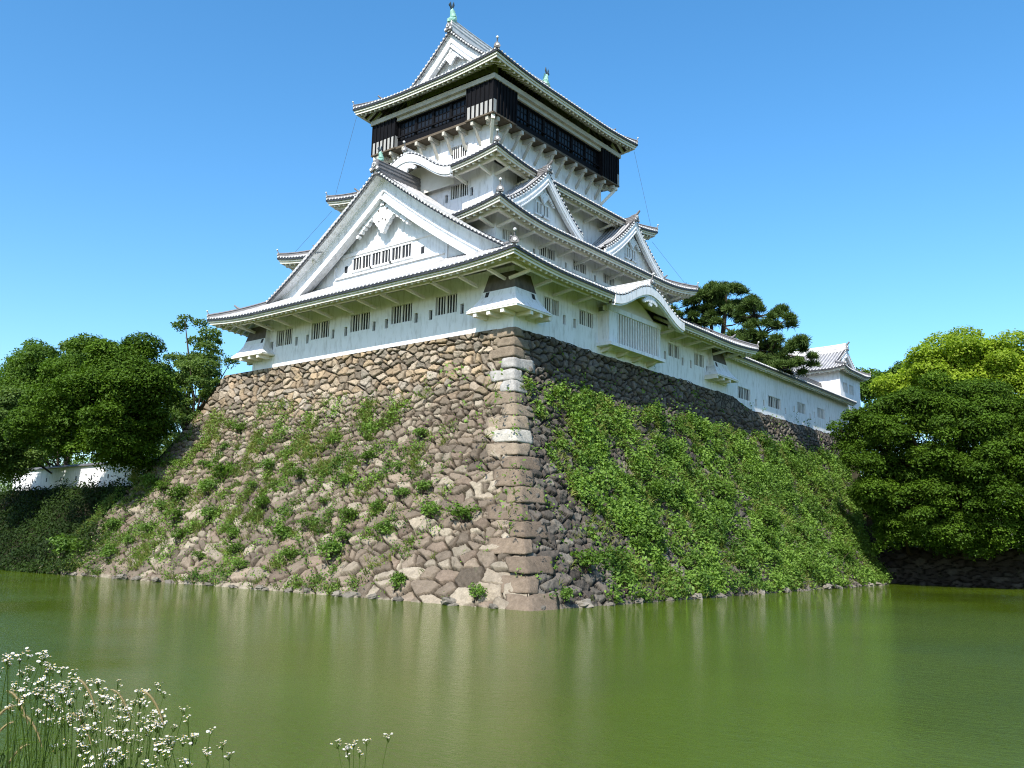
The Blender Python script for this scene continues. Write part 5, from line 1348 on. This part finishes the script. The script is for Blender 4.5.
TOPS = [(32.72, -43.21, 2.75), (32.46, -43.06, 2.73), (31.46, -42.57, 2.53), (31.87, -42.7, 2.61), (32.76, -43.09, 2.72), (32.17, -42.77, 2.63), (32.03, -42.88, 2.54), (32.64, -43.07, 2.63), (31.62, -42.55, 2.5), (32.77, -43.0, 2.64), (32.29, -42.72, 2.59), (32.09, -42.57, 2.55), (32.21, -42.74, 2.51), (31.92, -42.64, 2.44), (31.7, -42.43, 2.36), (31.35, -42.14, 2.35), (32.54, -42.72, 2.57), (31.95, -42.32, 2.43), (31.89, -42.22, 2.46), (33.01, -43.05, 2.57), (31.36, -42.1, 2.18), (32.54, -42.69, 2.47), (32.55, -42.63, 2.46), (31.58, -42.02, 2.28), (32.12, -42.28, 2.4), (32.18, -42.67, 2.36), (31.69, -42.34, 2.22), (33.01, -42.97, 2.48), (31.87, -42.3, 2.18), (32.52, -42.47, 2.35), (33.01, -42.73, 2.48), (32.65, -42.49, 2.47)]
LONE = [((32.16, -41.99, 2.23), 'small white flower cluster standing alone just right of the dense flower clump'), ((33.18, -42.14, 2.39), 'left one of the two lone white flower heads at the bottom edge'), ((32.62, -41.52, 2.24), 'right and taller one of the two lone white flower heads at the bottom edge')]
def flower_plant(top, label, group, seed, nb=None):
    rng = random.Random(seed); T = Vector(top); ang = rng.uniform(0, 6.28); off = rng.uniform(.05, .30)
    b = Vector((T.x + math.cos(ang)*off, T.y + math.sin(ang)*off, 0)); b.z = float(gz(np.array([b.x]), np.array([b.y]))[0]) - .03
    r = empty('flowering_weed', b, label, 'wildflower', group)
    st, lf, pe, ye = MB(), MB(), MB(), MB()
    def curve(a, c, n=6, sag=.03):
        return [a.lerp(c, k/n) + Vector((math.cos(ang)*sag, math.sin(ang)*sag, 0))*math.sin(PI*k/n) for k in range(n + 1)]
    F = b.lerp(T, .80); m = curve(b, F); st.tube(m, [.0042 - .0022*k/6 for k in range(7)], 5)
    nb = nb or rng.randint(4, 7)
    for i in range(nb):
        t = rng.uniform(.62, 1.0); s = m[min(6, int(t*6))]
        a = 2*PI*i/nb + rng.uniform(-.4, .4); q = rng.uniform(.03, .12)
        e = T + Vector((math.cos(a)*q, math.sin(a)*q, rng.uniform(-.09, .012)))
        if i == 0: e = T.copy()
        st.tube(curve(s, e, 4, .008), [.0022, .002, .0017, .0015, .0012], 4)
        for h in range(rng.randint(6, 10)):
            c = e + Vector((rng.uniform(-.019, .019), rng.uniform(-.019, .019), rng.uniform(-.018, .010))) if h else e
            if h: st.tube([e - Vector((0, 0, .03)), c], [.0012, .001], 4)
            nrm = Vector((rng.uniform(-.6, .6), rng.uniform(-.6, .6), 1)).normalized(); R = rng.uniform(.0048, .0075)
            u = nrm.cross(Vector((.3, .8, .1))).normalized(); v = nrm.cross(u)
            n = 9
            for p in range(n):      # ray florets
                w = 2*PI*p/n; w2 = w + .21; w0 = w - .21
                D = lambda x, rr, z: c + (u*math.cos(x) + v*math.sin(x))*rr + nrm*z
                pe.poly([c + nrm*.001, D(w0, R*.75, .002), D(w, R*1.04, .0005), D(w2, R*.75, .002)])
            ye.ball(c + nrm*.0022, R*.36, 0, .6)
    for k in range(rng.randint(12, 18)):
        t = rng.uniform(.12, .92); s = m[min(6, int(t*6.99))]; a = rng.uniform(0, 6.28); L = rng.uniform(.06, .13)*(1.15 - t*.5); d = Vector((math.cos(a), math.sin(a), rng.uniform(.2, .7))).normalized()
        w = Vector((-d.y, d.x, 0)).normalized()*L*.17
        lf.poly([s, s + d*L*.4 + w, s + d*L + Vector((0, 0, -L*.2)), s + d*L*.4 - w])
    st.build('stem', M['weed'], r); lf.build('leaves', M['weed'], r, fix=False)
    for nm, mb, mt in (('petals', pe, 'petal'), ('flower_centres', ye, 'floret')): mb.build(nm, M[mt], r, fix=False)
for k, t in enumerate(TOPS):
    flower_plant(t, 'tall weed with small white daisy-like flowers in the dense clump on the near bank', 'white flowers on the near bank', 40 + k)
for k, (t, lb) in enumerate(LONE): flower_plant(t, lb, None, 90 + k, 4)
FOX = [(32.19, -42.98, 2.57), (32.76, -43.19, 2.61), (32.11, -42.88, 2.46), (32.29, -42.98, 2.47), (32.33, -42.79, 2.61), (32.25, -42.6, 2.54), (32.71, -42.73, 2.6), (32.26, -42.76, 2.47), (32.1, -42.83, 2.34), (32.94, -43.18, 2.52), (32.08, -42.92, 2.39), (32.61, -43.11, 2.39), (32.55, -42.94, 2.49), (32.93, -43.03, 2.61)]
for k, t in enumerate(FOX[:9]):
    rng = random.Random(300 + k); T = Vector(t); a = rng.uniform(-.5, .9); side = Vector((.78, .63, 0))*(1 if rng.random() < .6 else -1)
    b = T - side*rng.uniform(.08, .2); b.z = float(gz(np.array([b.x]), np.array([b.y]))[0]) - .03
    r = empty('foxtail_grass', b, 'arching foxtail grass stalk with a buff seed head at the lower left corner', 'grass stalk', 'foxtail stalks on the near bank')
    pts = []
    for i in range(9):
        q = i/8; p = b.lerp(T, min(1, q)); p.z = b.z + (T.z - b.z)*math.sin(q*PI*.5)**.8; pts.append(p - side*.0)
    st = MB(); st.tube(pts, [.003 - .0018*i/8 for i in range(9)], 5); st.build('stem', M['weed'], r)
    hp = [T + side*(.012*i) + Vector((0, 0, -.0034*i*i*.55)) for i in range(9)]
    hd = MB(); hd.tube(hp, [.001, .003, .0042, .0046, .0046, .0042, .0038, .003, .0012], 6)
    for i in range(60):
        p = hp[rng.randint(1, 7)]; d = Vector((rng.uniform(-1, 1), rng.uniform(-1, 1), rng.uniform(-1, 1))).normalized(); hd.beam(p, p + d*.010, .0007, .0007)
    hd.build('seed_head', M['straw'], r)
def blades():
    rng = np.random.default_rng(9); n = 3000; d = rng.uniform(2.6, 5.0, n); l = rng.uniform(-3.6, -.75, n)*np.sqrt(d/4.2)
    keep_ = rng.random(n) < np.clip((-l - .7)/1.4, .08, 1); d, l = d[keep_], l[keep_]; n = len(d)
    X = CAM.x - .63*d + .78*l; Yy = CAM.y + .78*d + .63*l; Z = gz(X, Yy) - .02
    b = np.stack([X, Yy, Z], 1); h = rng.uniform(.25, .85, n)*np.clip((-l)/2.2, .35, 1); dr = rng.normal(size=(n, 3))*.22; dr[:, 2] = 1; dr = unit(dr)
    w = unit(np.cross(dr, rng.normal(size=(n, 3))))*.0045; mid = b + dr*h[:, None]*.55; tip = b + dr*h[:, None] + rng.normal(size=(n, 3))*.05*np.array([1, 1, .3])
    V = np.empty((n, 2, 4, 3)); V[:, 0, 0] = b - w; V[:, 0, 1] = b + w; V[:, 0, 2] = mid + w*.8; V[:, 0, 3] = mid - w*.8; V[:, 1, 0] = mid - w*.8; V[:, 1, 1] = mid + w*.8; V[:, 1, 2] = tip + w*.12; V[:, 1, 3] = tip - w*.12
    o = link('grass', quads_mesh('grass', V.reshape(-1, 3), n*2, [M['weed']], np.repeat(rng.random(n), 2))); tag(o, 'thin green grass blades around the flower clump on the near bank', 'grass', kind='stuff')
blades()
